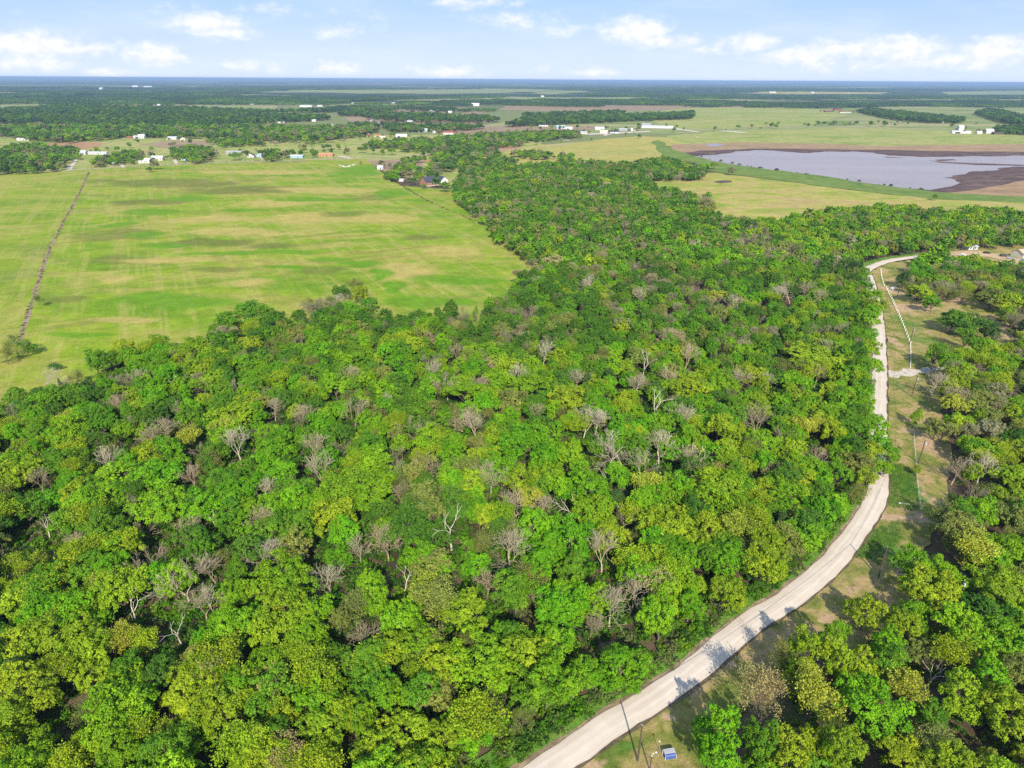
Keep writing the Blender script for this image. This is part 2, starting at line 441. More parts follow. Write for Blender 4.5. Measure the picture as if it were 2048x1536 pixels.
# gravel road: pale caliche with wheel tracks that follow the road (uv.x across, uv.y along)
m, t, out = new_mat('gravel_road')
uv = t.n('ShaderNodeUVMap')
su = t.n('ShaderNodeSeparateXYZ'); t.l(uv.outputs[0], su.inputs[0])
g = t.n('ShaderNodeNewGeometry')
wob = t.m('MULTIPLY', t.m('SUBTRACT', t.noise(g.outputs['Position'], 0.12, 3), 0.5), 0.10)
xx = t.m('ADD', su.outputs[0], wob)
tr = t.m('ABSOLUTE', t.m('SUBTRACT', t.m('ABSOLUTE', t.m('SUBTRACT', xx, 0.5)), 0.17))
trk = t.sstep(tr, 0.10, 0.02)
edge = t.sstep(t.m('ABSOLUTE', t.m('SUBTRACT', xx, 0.5)), 0.40, 0.50)
strk = t.noise(t.vm('MULTIPLY', uv.outputs[0], (22, 0.05, 1)), 1.0, 4, 0.6)
c = t.ramp(strk, [(0.3, (0.52, 0.435, 0.335)), (0.7, (0.62, 0.53, 0.42))])
c = t.mix(t.m('MULTIPLY', trk, 0.35), c, (0.70, 0.62, 0.52))
c = t.mix(t.m('MULTIPLY', edge, 0.5), c, (0.50, 0.40, 0.29))
f = t.noise(g.outputs['Position'], 7.0, 5, 0.7)
f2 = t.noise(g.outputs['Position'], 0.25, 4, 0.6)
k = t.n('ShaderNodeMapRange'); t.l(t.m('ADD', t.m('MULTIPLY', f, 0.5), t.m('MULTIPLY', f2, 0.5)), k.inputs[0]); k.inputs[1].default_value = 0.3; k.inputs[2].default_value = 0.7; k.inputs[3].default_value = 0.84; k.inputs[4].default_value = 1.10
principled(t, out, t.vm('SCALE', c, sc=k.outputs[0]), 0.95, 0.05, bump=(f, 0.3, 0.05))
M['road'] = m

# lake
m, t, out = new_mat('lake_water')
g = t.n('ShaderNodeNewGeometry')
nb = t.noise(t.vm('MULTIPLY', g.outputs['Position'], (0.25, 0.6, 1)), 1.0, 4, 0.6)
f = t.noise(t.vm('MULTIPLY', g.outputs['Position'], (0.004, 0.012, 1)), 1.0, 4)
p = principled(t, out, t.ramp(f, [(0.3, (0.265, 0.215, 0.19)), (0.7, (0.33, 0.27, 0.24))]), 0.35, 0.20, bump=(nb, 0.25, 0.10))
M['water'] = m

# open land to the horizon: woods seen from afar with strips of pasture
m, t, out = new_mat('ground')
g = t.n('ShaderNodeNewGeometry')
P = g.outputs['Position']
sp = t.n('ShaderNodeSeparateXYZ'); t.l(P, sp.inputs[0])
a = t.noise(P, 0.05, 5, 0.6, 0.8)
near = t.ramp(a, [(0.35, (0.055, 0.045, 0.028)), (0.5, (0.12, 0.085, 0.05)), (0.65, (0.07, 0.10, 0.03))])
gr = t.noise(P, 2.5, 5, 0.7)
kk = t.n('ShaderNodeMapRange'); t.l(gr, kk.inputs[0]); kk.inputs[1].default_value = 0.3; kk.inputs[2].default_value = 0.7; kk.inputs[3].default_value = 0.6; kk.inputs[4].default_value = 1.4
near = t.vm('SCALE', near, sc=kk.outputs[0])
b = t.noise(P, 0.02, 6, 0.7)
wood = t.ramp(b, [(0.35, (0.020, 0.040, 0.016)), (0.65, (0.055, 0.085, 0.03))])
mead = t.ramp(t.noise(t.vm('MULTIPLY', P, (0.0012, 0.003, 1)), 1.0, 4), [(0.4, (0.16, 0.19, 0.07)), (0.6, (0.27, 0.23, 0.13))])
sel = t.noise(t.vm('MULTIPLY', P, (0.00035, 0.0006, 1)), 1.0, 5, 0.6, 0.5)
far = t.mix(t.sstep(sel, 0.535, 0.575), wood, mead)
c = t.mix(t.sstep(sp.outputs[1], 1000.0, 1500.0), near, t.mix(t.sstep(sp.outputs[1], 2500.0, 4500.0), t.mix(0.85, wood, (0.20, 0.22, 0.08)), far))
principled(t, out, c, 0.95, 0.05)
M['ground'] = m

for n_, c_ in dict(white=(0.60, 0.59, 0.56), cream=(0.62, 0.55, 0.42), brick=(0.36, 0.19, 0.12), tan=(0.46, 0.34, 0.22), blue=(0.20, 0.36, 0.50), grey=(0.34, 0.34, 0.34),
                   dark=(0.055, 0.06, 0.07), glass=(0.05, 0.06, 0.07), orange=(0.50, 0.24, 0.12), red=(0.30, 0.08, 0.06), rust=(0.28, 0.12, 0.07), wood=(0.10, 0.075, 0.055), deepblue=(0.06, 0.11, 0.36),
                   black=(0.02, 0.02, 0.022), rubber=(0.02, 0.02, 0.02), palemetal=(0.50, 0.52, 0.54), lightblue=(0.36, 0.52, 0.66), paintwhite=(0.80, 0.80, 0.78), ceramic=(0.55, 0.55, 0.52)).items():
    M[n_] = simple(n_, c_, 0.35 if n_ in ('glass', 'deepblue', 'black') else 0.7, 0.5 if n_ in ('glass',) else 0.25, 0.10, 0.8)

# ------------------------------------------------------------------ ground sheets
def densify(pts, step_frac=0.12, jit=0.0, seed=0):
    """add points along the edges of a ground polygon, pushed off line a little"""
    r = random.Random(seed)
    out = []
    n = len(pts)
    for i in range(n):
        a, b = pts[i], pts[(i + 1) % n]
        L = (b - a).length
        k = max(1, min(36, int(L / (step_frac * 100)) + 1))
        nrm = Vector((-(b - a).y, (b - a).x, 0))
        if nrm.length > 0: nrm.normalize()
        for j in range(k):
            q = a.lerp(b, j / k)
            dist = q.length
            q = q + nrm * r.uniform(-1, 1) * jit * min(dist / 200.0, 12)
            out.append(q)
    return out


def sheet(name, px, z, mat, jit=1.2, zref=0.0, step=0.12, seed=None, **k):
    pts = [unproj(u, v, zref) for u, v in px]
    pts = densify(pts, step, jit, seed if seed is not None else hash(name) % 1 + len(px))
    me = bpy.data.meshes.new(name)
    me.from_pydata([(p.x, p.y, z) for p in pts], [], [tuple(range(len(pts)))])
    bm = bmesh.new(); bm.from_mesh(me)
    bmesh.ops.triangulate(bm, faces=bm.faces, ngon_method='EAR_CLIP')
    for f in bm.faces:
        if f.normal.z < 0: f.normal_flip()
    bm.to_mesh(me); bm.free()
    me.materials.append(mat)
    o = link(name, me)
    tag(o, kind='structure')
    return o


gv = [(-60000, -3000, 0), (60000, -3000, 0), (60000, 70000, 0), (-60000, 70000, 0)]
tag(link('ground', mesh('ground', gv, [(0, 1, 2, 3)], (M['ground'],))), kind='structure')

# fields, listed from far to near: (name, material, outline in photo pixels on the ground)
FIELDS = [
    ('field', 'pasture_far', [(560, 179), (720, 176), (1000, 176), (1130, 180), (1000, 186), (720, 187), (600, 184)]),
    ('field', 'pasture_far', [(1060, 186), (1160, 178), (1180, 183), (1100, 189)]),
    ('field', 'golden', [(1500, 186), (1540, 182), (1780, 185), (1760, 188), (1600, 188)]),
    ('field', 'pasture_far', [(1560, 175), (1760, 174), (1800, 177), (1640, 178)]),
    ('field', 'pasture_far', [(1880, 184), (2048, 180), (2048, 188), (1900, 190)]),
    ('field', 'brownfar', [(330, 196), (450, 193), (600, 195), (590, 198), (400, 198)]),
    ('field', 'pasture_far', [(600, 199), (900, 193), (1200, 195), (1500, 190), (1900, 190), (2048, 192), (2048, 200), (1500, 200), (1100, 203), (800, 201)]),
    ('field', 'pasture_far', [(0, 207), (75, 205), (80, 212), (0, 216)]),
    ('field', 'brownfar', [(160, 209), (230, 206), (310, 208), (300, 215), (180, 215)]),
    ('field', 'pasture_far', [(330, 212), (420, 208), (560, 210), (540, 222), (400, 226), (340, 222)]),
    ('field', 'brownfar', [(1010, 212), (1200, 210), (1500, 210), (2048, 208), (2048, 222), (1500, 222), (1150, 224), (1000, 220)]),
    ('field', 'brownfar', [(690, 232), (820, 236), (1000, 238), (960, 248), (820, 254), (700, 252)]),
    ('field', 'brownfar', [(700, 214), (820, 212), (980, 218), (960, 230), (800, 228), (710, 226)]),
    ('field', 'pasture_far', [(1100, 228), (1500, 214), (2048, 212), (2300, 214), (2300, 262), (1500, 262), (1350, 268), (1250, 268), (1000, 268), (900, 262)]),
    ('field', 'brownfar', [(860, 258), (980, 252), (1200, 252), (1180, 262), (1000, 268), (880, 268)]),
    ('field', 'pasture', [(1260, 228), (1400, 214), (1620, 218), (1700, 228), (1620, 250), (1450, 256), (1350, 258)]),
    ('field', 'pasture', [(1330, 272), (1450, 262), (1700, 256), (1900, 262), (2300, 262), (2300, 300), (1750, 296), (1500, 296), (1350, 298)]),
    ('field', 'pasture', [(-500, 262), (0, 275), (300, 276), (500, 270), (720, 272), (900, 268), (1060, 278), (1120, 300), (1000, 350), (920, 380), (830, 360), (760, 330), (600, 322), (300, 336), (-500, 372)]),
    ('field', 'brown', [(85, 289), (120, 283), (205, 285), (200, 296), (160, 298), (95, 294)]),
    ('field', 'brownfar', [(280, 290), (340, 281), (420, 282), (430, 290), (330, 297)]),
    ('field', 'brown', [(955, 303), (990, 288), (1050, 296), (1035, 303), (990, 304)]),
    ('field', 'golden', [(1000, 318), (1010, 303), (1060, 292), (1130, 286), (1280, 272), (1345, 276), (1380, 300), (1380, 345), (1200, 345), (1060, 340)]),
    ('field', 'brownfar', [(735, 322), (830, 316), (850, 320), (835, 345), (800, 365), (770, 345)]),
    ('lake_shore', 'bed', [(1320, 298), (1345, 289), (1480, 285), (1640, 287), (1750, 292), (1900, 290), (2300, 285), (2300, 400), (1870, 392), (1385, 335)]),
    ('mud_flat', 'mud', [(1355, 307), (1400, 301.5), (1450, 300), (1520, 297), (1600, 298), (1650, 299), (1760, 300), (1900, 303), (2300, 305), (2300, 362), (2120, 364), (2048, 361), (2000, 371), (1930, 383), (1885, 387), (1850, 384), (1600, 350), (1400, 322)]),
    ('dam', 'dam', [(1303, 284), (1318, 280), (1350, 300), (1385, 311), (1420, 317), (1520, 334), (1660, 352), (1800, 374), (1870, 384), (2048, 394), (2300, 404), (2300, 418), (2048, 408), (1860, 398), (1700, 380), (1520, 356), (1430, 344), (1370, 330), (1330, 318)]),
    ('field', 'dampasture', [(1270, 350), (1330, 348), (1430, 346), (1520, 357), (1700, 381), (1860, 398), (2048, 407), (2300, 416), (2300, 470), (1900, 470), (1500, 470), (1400, 440), (1280, 400)]),
    ('field', 'hay2', [(-600, 410), (0, 347), (130, 341), (230, 336), (260, 350), (240, 440), (200, 590), (150, 690), (60, 850), (-900, 900)]),
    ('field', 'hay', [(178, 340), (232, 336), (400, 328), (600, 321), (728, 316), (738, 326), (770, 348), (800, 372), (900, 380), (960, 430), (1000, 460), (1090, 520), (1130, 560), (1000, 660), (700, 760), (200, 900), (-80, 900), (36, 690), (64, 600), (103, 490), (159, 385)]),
]
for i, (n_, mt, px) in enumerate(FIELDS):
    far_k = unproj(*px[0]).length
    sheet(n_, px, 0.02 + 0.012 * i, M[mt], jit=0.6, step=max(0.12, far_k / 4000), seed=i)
ZT = 0.02 + 0.012 * len(FIELDS)
LAKE = [(1388, 312), (1435, 310), (1462, 305), (1483, 302.5), (1526, 300.7), (1585, 305), (1621, 307), (1650, 304), (1705, 303.6), (1749, 306), (1775, 311.7), (1848, 315), (1884, 314.6), (1939, 313.5), (2048, 311.7), (2300, 309),
        (2300, 336), (2048, 333.6), (1994, 335.4), (1990, 342), (1965, 343), (1943, 344.5), (1921, 351), (1888, 355.5), (1905, 360), (1921, 366.4), (1899, 373.7), (1859, 380), (1811, 377), (1738, 368), (1665, 355.5), (1592, 346), (1519, 337), (1457, 328), (1410, 319)]
sheet('lake_water', LAKE, ZT + 0.05, M['water'], jit=0.8, step=0.2, seed=3)
sheet('mud_bar', [(1855, 321), (1884, 324), (1950, 327), (2048, 330), (2300, 331), (2300, 334), (2048, 332.6), (1950, 330.5), (1880, 326)], ZT + 0.10, M['mud'], jit=0.3, seed=4)
sheet('mud_island', [(1870, 320), (1905, 319), (1912, 321), (1880, 323)], ZT + 0.10, M['mud'], jit=0.3, seed=5)
sheet('mud_islet', [(1765, 314), (1805, 316), (1812, 317), (1775, 316)], ZT + 0.10, M['mud'], jit=0.2, seed=6)
sheet('pond_water', [(1408, 290), (1430, 287), (1452, 290), (1440, 293), (1420, 293)], ZT + 0.06, M['water'], jit=0.2, seed=7)
sheet('pond_water', [(1425, 365), (1442, 361.5), (1465, 362), (1462, 365), (1442, 367)], ZT + 0.08, M['mud'], jit=0.3, seed=8)
# country lane along the top of the hayfield, and gravel drives
CROAD = [(-400, 368), (0, 347.5), (120, 342.5), (232, 335.5), (400, 327.2), (560, 322), (740, 316), (960, 303.8), (1040, 297.7), (1150, 286.6)]
for j, px in enumerate([[(131, 342), (142, 341), (156, 320), (151, 319), (141, 330)], [(238, 327), (244, 336), (250, 335), (244, 327)], [(345, 320), (352, 330), (358, 329), (352, 319)], [(674, 313), (700, 318), (706, 317), (684, 312)],
                        [(1160, 268), (1300, 262), (1300, 264), (1180, 270)], [(1440, 262), (1480, 266), (1500, 266), (1450, 261)], [(1205, 270), (1225, 265), (1230, 267), (1210, 272)], [(1270, 254), (1350, 256), (1400, 264), (1395, 265), (1345, 258), (1270, 256)],
                        [(515, 313), (525, 320), (532, 320), (522, 313)], [(1110, 278), (1140, 280), (1138, 281.5), (1110, 280)]]):
    sheet('driveway', px, ZT + 0.04, M['drive'], jit=0.1, seed=j)
# rock pile in the corner of the hayfield is built below with the small things

# gravel road from its right edge
RE = [(930, 1690), (1060, 1602), (1155, 1536), (1278, 1452), (1396, 1373), (1507, 1276), (1607, 1209), (1657, 1167), (1700, 1121), (1746, 1055), (1769, 1014), (1777, 978), (1776, 940), (1774, 880), (1773, 818), (1773, 740), (1770, 675), (1764, 625), (1755, 585), (1746, 556), (1742, 543)]
rp = [unproj(u, v) for u, v in RE]
tail = [unproj(u, v) for u, v in [(1776, 527.5), (1812, 520.5), (1850, 516), (1900, 512)]]
w0 = rp[-1] ; rp += tail


def resample(pts, step):
    out = [pts[0]]
    for i in range(len(pts) - 1):
        p0 = pts[max(i - 1, 0)]; p1 = pts[i]; p2 = pts[i + 1]; p3 = pts[min(i + 2, len(pts) - 1)]
        k = max(1, int((p2 - p1).length / step))
        for j in range(1, k + 1):
            s = j / k
            out.append(0.5 * ((2 * p1) + (p2 - p0) * s + (2 * p0 - 5 * p1 + 4 * p2 - p3) * s * s + (3 * p1 - p0 - 3 * p2 + p3) * s ** 3))
    return out


rc = resample(rp, 3.0)
RW = 5.7
def offset(pts, d):
    o = []
    for i, p in enumerate(pts):
        a = pts[max(0, i - 2)]; b = pts[min(len(pts) - 1, i + 2)]
        tn = (b - a).normalized()
        o.append(p + Vector((-tn.y, tn.x, 0)) * d)
    return o


def strip(name, L, R, z, mat, wob=0.0, seed=0, crown=0.0):
    r = random.Random(seed)
    V, Fc, UVs = [], [], []
    s = 0.0
    NX = 5 if crown else 2
    for i in range(len(L)):
        if i: s += (L[i] - L[i - 1]).length
        l = L[i] + (L[i] - R[i]).normalized() * r.uniform(-wob, wob)
        q = R[i] + (R[i] - L[i]).normalized() * r.uniform(-wob, wob)
        for k in range(NX):
            f = k / (NX - 1)
            p = l.lerp(q, f)
            V.append((p.x, p.y, z + crown * (1 - (2 * f - 1) ** 2)))
            UVs.append((f, s))
    for i in range(len(L) - 1):
        for k in range(NX - 1):
            a = i * NX + k
            Fc.append((a, a + 1, a + NX + 1, a + NX))
    me = mesh(name, V, Fc, (mat,))
    uvl = me.uv_layers.new(name='UVMap')
    for lp in me.loops: uvl.data[lp.index].uv = UVs[lp.vertex_index]
    bm = bmesh.new(); bm.from_mesh(me)
    for f in bm.faces:
        f.normal_update()
        if f.normal.z < 0: f.normal_flip()
    bm.to_mesh(me); bm.free()
    return tag(link(name, me), kind='structure')


rl = offset(rc, RW)
ROADL, ROADR = rl, rc
cp = resample([unproj(u, v) for u, v in CROAD], 25.0)
strip('country_road', offset(cp, 2.8), offset(cp, -2.8), ZT + 0.02, M['lane'], 0.3, 9)
VERGE = [(1100, 1600), (1160, 1536), (1278, 1452), (1396, 1373), (1507, 1276), (1607, 1209), (1657, 1167), (1700, 1121), (1746, 1055), (1769, 1014), (1776, 978), (1773, 946), (1772, 818), (1772, 740), (1769, 650), (1755, 595), (1742, 552), (1750, 532), (1830, 520),
         (1900, 545), (1990, 560), (2048, 600), (2200, 640), (2200, 720), (1960, 700), (1900, 720), (1880, 800), (1900, 900), (1890, 1000), (1860, 1090), (1820, 1140), (1810, 1230), (1720, 1300), (1620, 1310), (1540, 1360), (1470, 1440), (1430, 1600)]
sheet('verge', VERGE, ZT + 0.06, M['verge'], jit=0.8, step=0.04, seed=21)
sheet('clearing', [(1830, 512), (1900, 497), (2048, 484), (2200, 474), (2200, 545), (2048, 540), (1960, 524), (1880, 520)], ZT + 0.06, M['verge'], jit=0.5, seed=22)
sheet('clearing_path', [(1845, 512), (1905, 503), (1960, 503), (2048, 520), (2200, 535), (2200, 545), (2048, 530), (1975, 514), (1900, 511)], ZT + 0.09, M['dirt'], jit=0.4, seed=23)
for j, (mt, px) in enumerate([
    ('drive', [(1772, 745), (1800, 742), (1850, 738), (1900, 732), (1900, 741), (1852, 747), (1815, 753), (1795, 756), (1772, 754)]),
]):
    sheet({'dirt': 'dirt_patch', 'drive': 'driveway', 'lush': 'long_grass_patch'}[mt], px, ZT + 0.09 + 0.012 * j, M[mt], jit=0.9, step=0.03, seed=40 + j)
strip('road_bank', offset(rc, RW + 5.5), offset(rc, RW + 0.3), ZT + 0.055, M['lush'], 0.6, 15)
strip('road_shoulder', offset(rc, RW + 0.9), offset(rc, RW - 0.5), ZT + 0.10, M['shoulder'], 0.4, 5)
strip('road_ditch', offset(rc, 0.2), offset(rc, -0.55), ZT + 0.22, M['ditch'], 0.25, 6)
strip('road', rl, rc, ZT + 0.24, M['road'], 0.26, 7, crown=0.09)

# ------------------------------------------------------------------ tree meshes
def tube_np(segs, sides):
    """segs list of (p0,p1,r0,r1) -> V, F"""
    if not segs: return np.zeros((0, 3)), np.zeros((0, 4), int)
    P0 = np.array([s[0] for s in segs]); P1 = np.array([s[1] for s in segs])
    r0 = np.array([s[2] for s in segs]); r1 = np.array([s[3] for s in segs])
    d = P1 - P0; d /= np.maximum(np.linalg.norm(d, axis=1, keepdims=True), 1e-6)
    up = np.where(np.abs(d[:, 2:3]) > 0.9, np.array([[1.0, 0, 0]]), np.array([[0, 0, 1.0]]))
    a = np.cross(d, up); a /= np.linalg.norm(a, axis=1, keepdims=True)
    b = np.cross(d, a)
    rings = []
    for P_, r_ in ((P0, r0), (P1, r1)):
        for k in range(sides):
            th = 2 * math.pi * k / sides
            rings.append(P_ + (a * math.cos(th) + b * math.sin(th)) * r_[:, None])
    V = np.stack(rings, 1).reshape(-1, 3)
    n = len(segs)
    base = (np.arange(n) * 2 * sides)[:, None]
    Fs = []
    for k in range(sides):
        k2 = (k + 1) % sides
        Fs.append(np.concatenate([base + k, base + k2, base + sides + k2, base + sides + k], 1))
    return V, np.concatenate(Fs, 0)


def join_np(parts):
    V, Fc, off = [], [], 0
    for v, f in parts:
        V.append(v); Fc.append(f + off); off += len(v)
    return np.concatenate(V), np.concatenate(Fc)


def quads(C, N, size, r):
    """small leaf-clump faces at C facing N"""
    n = len(C)
    N = N / np.maximum(np.linalg.norm(N, axis=1, keepdims=True), 1e-6)
    t = r.normal(size=(n, 3)); a = np.cross(N, t); a /= np.maximum(np.linalg.norm(a, axis=1, keepdims=True), 1e-6)
    b = np.cross(N, a)
    s = size[:, None]
    asp = r.uniform(0.55, 1.0, (n, 1))
    V = np.stack([C - a * s, C - b * s * asp, C + a * s, C + b * s * asp], 1).reshape(-1, 3)
    Fc = np.arange(4 * n).reshape(-1, 4)
    return V, Fc


def rdir(r, n, zmin=-1.0):
    z = r.uniform(zmin, 1, n); th = r.uniform(0, 2 * math.pi, n); s = np.sqrt(1 - z * z)
    return np.stack([s * np.cos(th), s * np.sin(th), z], 1)


def leafy(seed, R=4.4, H=9.5, kind='oak', lod=0):
    r = np.random.default_rng(seed)
    zc = H * 0.60; hz = H - zc
    segs_t = []
    if kind == 'cedar':
        nl = 46 if not lod else 26
        z = r.uniform(0.08, 0.97, nl) * H
        rad = R * 0.62 * (1 - (z / H) ** 1.3) ** 0.8 + 0.25
        th = r.uniform(0, 2 * math.pi, nl)
        L = np.stack([rad * 0.72 * np.cos(th), rad * 0.72 * np.sin(th), z], 1)
        lr = 0.45 + rad * 0.38
    else:
        nl = {'oak': 27, 'round': 26, 'broad': 34, 'tall': 28}[kind]
        D = rdir(r, nl, -0.62 if kind in ('round', 'tall') else -0.5)
        if kind == 'tall': zc, hz = H * 0.55, H * 0.45
        ex = {'oak': (1, 1, 1), 'round': (0.92, 0.92, 1.0), 'broad': (1.15, 1.0, 0.8), 'tall': (0.72, 0.72, 1.1)}[kind]
        k = r.uniform(0.50, 0.95, nl)
        L = np.stack([D[:, 0] * R * k * ex[0], D[:, 1] * R * k * ex[1], zc + D[:, 2] * hz * k * ex[2]], 1)
        L[:, 0] += r.normal() * 0.5; L[:, 1] += r.normal() * 0.5
        lr = R * r.uniform(0.15, 0.38, nl)
        L = np.concatenate([L, [[0, 0, zc + hz * 0.3]]]); lr = np.concatenate([lr, [R * 0.5]])
        nl += 1
    sub = {0: 18, 1: 8}[lod]; per = {0: 30, 1: 7}[lod]; q = {0: 0.145, 1: 0.46}[lod]
    if kind in ('round', 'tall', 'cedar') and not lod: q = 0.13; per = 34
    # sub-lobes on the lobes
    li = np.repeat(np.arange(nl), sub)
    d1 = rdir(r, len(li), -0.45)
    c1 = L[li] + d1 * lr[li][:, None] * r.uniform(0.7, 1.08, (len(li), 1))
    keep = np.ones(len(c1), bool)
    for j in range(nl):
        dj = np.linalg.norm(c1 - L[j], axis=1)
        keep &= ~((dj < lr[j] * 0.62) & (li != j))
    c1, li = c1[keep], li[keep]
    sr = r.uniform(0.22, 0.62, len(c1)) * (1.0 if kind != 'cedar' else 0.7)
    si = np.repeat(np.arange(len(c1)), per)
    d2 = rdir(r, len(si), -0.5)
    c2 = c1[si] + d2 * sr[si][:, None] * r.uniform(0.5, 1.15, (len(si), 1))
    out = c2 - np.array([0, 0, zc])
    N = d2 + 0.35 * out / np.maximum(np.linalg.norm(out, axis=1, keepdims=True), 0.1) + r.normal(size=c2.shape) * 0.45
    N[:, 2] += 0.25
    V, Fc = quads(c2, N, q * r.uniform(0.6, 1.35, len(c2)), r)
    V[:, 2] = np.maximum(V[:, 2], 0.15)
    lv = r.uniform(0.3, 0.7, nl); sv = r.uniform(-0.16, 0.16, len(c1))
    var = lv[li][si] + sv[si] + r.uniform(-0.16, 0.16, len(si))
    # trunk and limbs
    fork = H * 0.26 if kind != 'cedar' else H * 0.5
    lean = np.array([r.normal() * 0.25, r.normal() * 0.25, 0])
    p = np.array([0, 0, -0.2]); top = np.array([0, 0, fork]) + lean
    segs_t.append((p, top * 0.5, 0.26, 0.21)); segs_t.append((top * 0.5, top, 0.21, 0.18))
    for j in r.choice(nl, min(nl, 9 if not lod else 4), replace=False):
        e = L[j] * 0.97
        mid = (top + e) / 2 + np.array([0, 0, 0.5]) + r.normal(size=3) * 0.3
        segs_t.append((top, mid, 0.13, 0.09)); segs_t.append((mid, e, 0.09, 0.03))
        if not lod:
            for _ in range(2):
                e2 = e + r.normal(size=3) * lr[j] * 0.9
                segs_t.append((mid, e2, 0.05, 0.02))
    Vt, Ft = tube_np(segs_t, 6 if not lod else 4)
    return (V, Fc, np.clip(var, 0, 1)), (Vt, Ft)


def bare(seed, H=9.0, spread=0.55, levels=5, snag=False, twig=True):
    """branching skeleton: (trunk segments, branch segments, tip points)"""
    r = np.random.default_rng(seed)
    trunk, br, tips = [], [], []

    def grow(p, d, L, rad, lv):
        n = 3 if lv < 2 else 2
        q = p
        for i in range(n):
            d = d + r.normal(size=3) * (0.10 if lv == 0 else 0.17); d[2] += 0.06 if lv else 0
            d /= np.linalg.norm(d)
            q2 = q + d * L / n
            ra = rad * (1 - 0.45 * i / n); rb = rad * (1 - 0.45 * (i + 1) / n)
            (trunk if lv <= 0 else br).append((q, q2, ra, rb))
            if twig and not snag and lv >= 2 and i == 0 and lv < min(levels, 5):
                side(q2, d, L * 0.6, rb * 0.6, lv + 1)
            q = q2
        if lv >= levels or (snag and lv >= 3):
            tips.append(q); return
        k = int(r.choice([2, 3, 4])) if lv < 3 else 2
        if lv == 0: k = int(r.choice([3, 4]))
        if snag: k = 2 + (lv == 0)
        base = r.uniform(0, 2 * math.pi)
        for j in range(k):
            th = base + 2 * math.pi * j / k + r.normal() * 0.35
            s = spread * r.uniform(0.55, 1.25) * (1.0 if lv < 2 else 0.85)
            a = np.cross(d, [0.3, 0.2, 1.0]) if abs(d[2]) < 0.95 else np.array([1.0, 0, 0]); a /= np.linalg.norm(a); b = np.cross(d, a)
            nd = d * math.cos(s) + (a * math.cos(th) + b * math.sin(th)) * math.sin(s)
            grow(q, nd / np.linalg.norm(nd), L * r.uniform(0.62, 0.86), rad * 0.5 ** 0.75 * (0.95 if k < 3 else 0.85), lv + 1)

    def side(p, d, L, rad, lv):
        nd = d + r.normal(size=3) * 0.6; nd /= np.linalg.norm(nd)
        grow(p, nd, L, max(rad, 0.02), lv + 1)

    grow(np.array([0, 0, -0.2]), np.array([0, 0, 1.0]), H * 0.28, 0.20 if not snag else 0.25, 0)
    zt = max(s[1][2] for s in br) if br else H
    k = H / max(zt, 1)
    f = lambda S_: [(s[0] * k, s[1] * k, max(s[2], 0.022), max(s[3], 0.017)) for s in S_]
    return f(trunk), f(br), [t_ * k for t_ in tips]


LEAF, BARE = [], []      # prototype mesh pairs
kinds = ['oak', 'oak', 'oak', 'oak', 'broad', 'broad', 'round', 'round', 'round', 'tall', 'tall', 'cedar']
for i, kd in enumerate(kinds):
    (V, Fc, var), (Vt, Ft) = leafy(100 + i, kind=kd, H=9.5 if kd != 'tall' else 10.5)
    LEAF.append((kd, mesh('crown', V, Fc, (M['leaf'],), attr=var), mesh('trunk', Vt, Ft, (M['bark'],))))
NL = len(LEAF)
# thinly leaved trees: grey skeleton with a haze of new leaves (two sparse, three fuller)
def thin_parts(i):
    tk, br, tips = bare(300 + i, 9.3, 0.52, 5)
    r = np.random.default_rng(i)
    tp = np.array(tips)
    nn, sg, q = (11, 0.40, 0.12) if i < 2 else (30, 0.46, 0.15)
    sel = np.repeat(tp, nn, 0) + r.normal(size=(len(tp) * nn, 3)) * sg
    V, Fc = quads(sel, r.normal(size=sel.shape) + np.array([0, 0, 0.6]), q * r.uniform(0.6, 1.4, len(sel)), r)
    tv = np.repeat(r.uniform(0.25, 0.75, len(tp)), nn) + r.uniform(-0.15, 0.15, len(sel))
    Vt, Ft = join_np([tube_np(tk, 6), tube_np(br, 3)])
    return V, Fc, np.clip(tv, 0, 1), Vt, Ft


for i in range(5):
    V, Fc, tv, Vt, Ft = thin_parts(i)
    LEAF.append(('thin' if i < 2 else 'open', mesh('crown', V, Fc, (M['leaf'],), attr=tv), mesh('trunk', Vt, Ft, (M['bark'],))))
for i, (sn, sp_, lv) in enumerate([(0, .48, 6), (0, .58, 6), (0, .42, 6), (0, .52, 6), (0, .36, 6), (1, .65, 3), (1, .5, 3), (0, .62, 6)]):
    tk, br, tips = bare(400 + i, 9.0, sp_, lv, bool(sn))
    BARE.append((('snag' if sn else 'bare'), mesh('trunk', *tube_np(tk, 6), (M['pale_bark'],)), mesh('branches', *tube_np(br, 4 if sn else 3), (M['pale_bark'],))))


def proto_obj(name, parts):
    """joined prototype for the instanced woodland (never linked into the scene by itself)"""
    V, Fc = join_np([(p[0], p[1]) for p in parts])
    mats, mi, at = [], [], []
    for k, p in enumerate(parts):
        mats.append(p[2]); mi += [k] * len(p[1]); at += list(p[3] if p[3] is not None else np.full(len(p[1]), 0.5))
    return bpy.data.objects.new(name, mesh(name, V, Fc, mats, mi=mi, attr=at))


MIDP, LOWP = [], []
for i, kd in enumerate(kinds):
    (V, Fc, var), (Vt, Ft) = leafy(100 + i, kind=kd, H=9.5 if kd != 'tall' else 10.5)
    MIDP.append(proto_obj('woodland_tree', [(V, Fc, M['leaf'], var), (Vt, Ft, M['bark'], None)]))
    (V, Fc, var), (Vt, Ft) = leafy(100 + i, kind=kd, lod=1)
    LOWP.append(proto_obj('woodland_tree_low', [(V, Fc, M['leaf'], var), (Vt, Ft, M['bark'], None)]))
for i in range(5):
    V, Fc, tv, Vt, Ft = thin_parts(i)
    po = proto_obj('woodland_tree', [(V, Fc, M['leaf'], tv), (Vt, Ft, M['bark'], None)])
    MIDP.append(po); LOWP.append(po)
NP = len(MIDP)
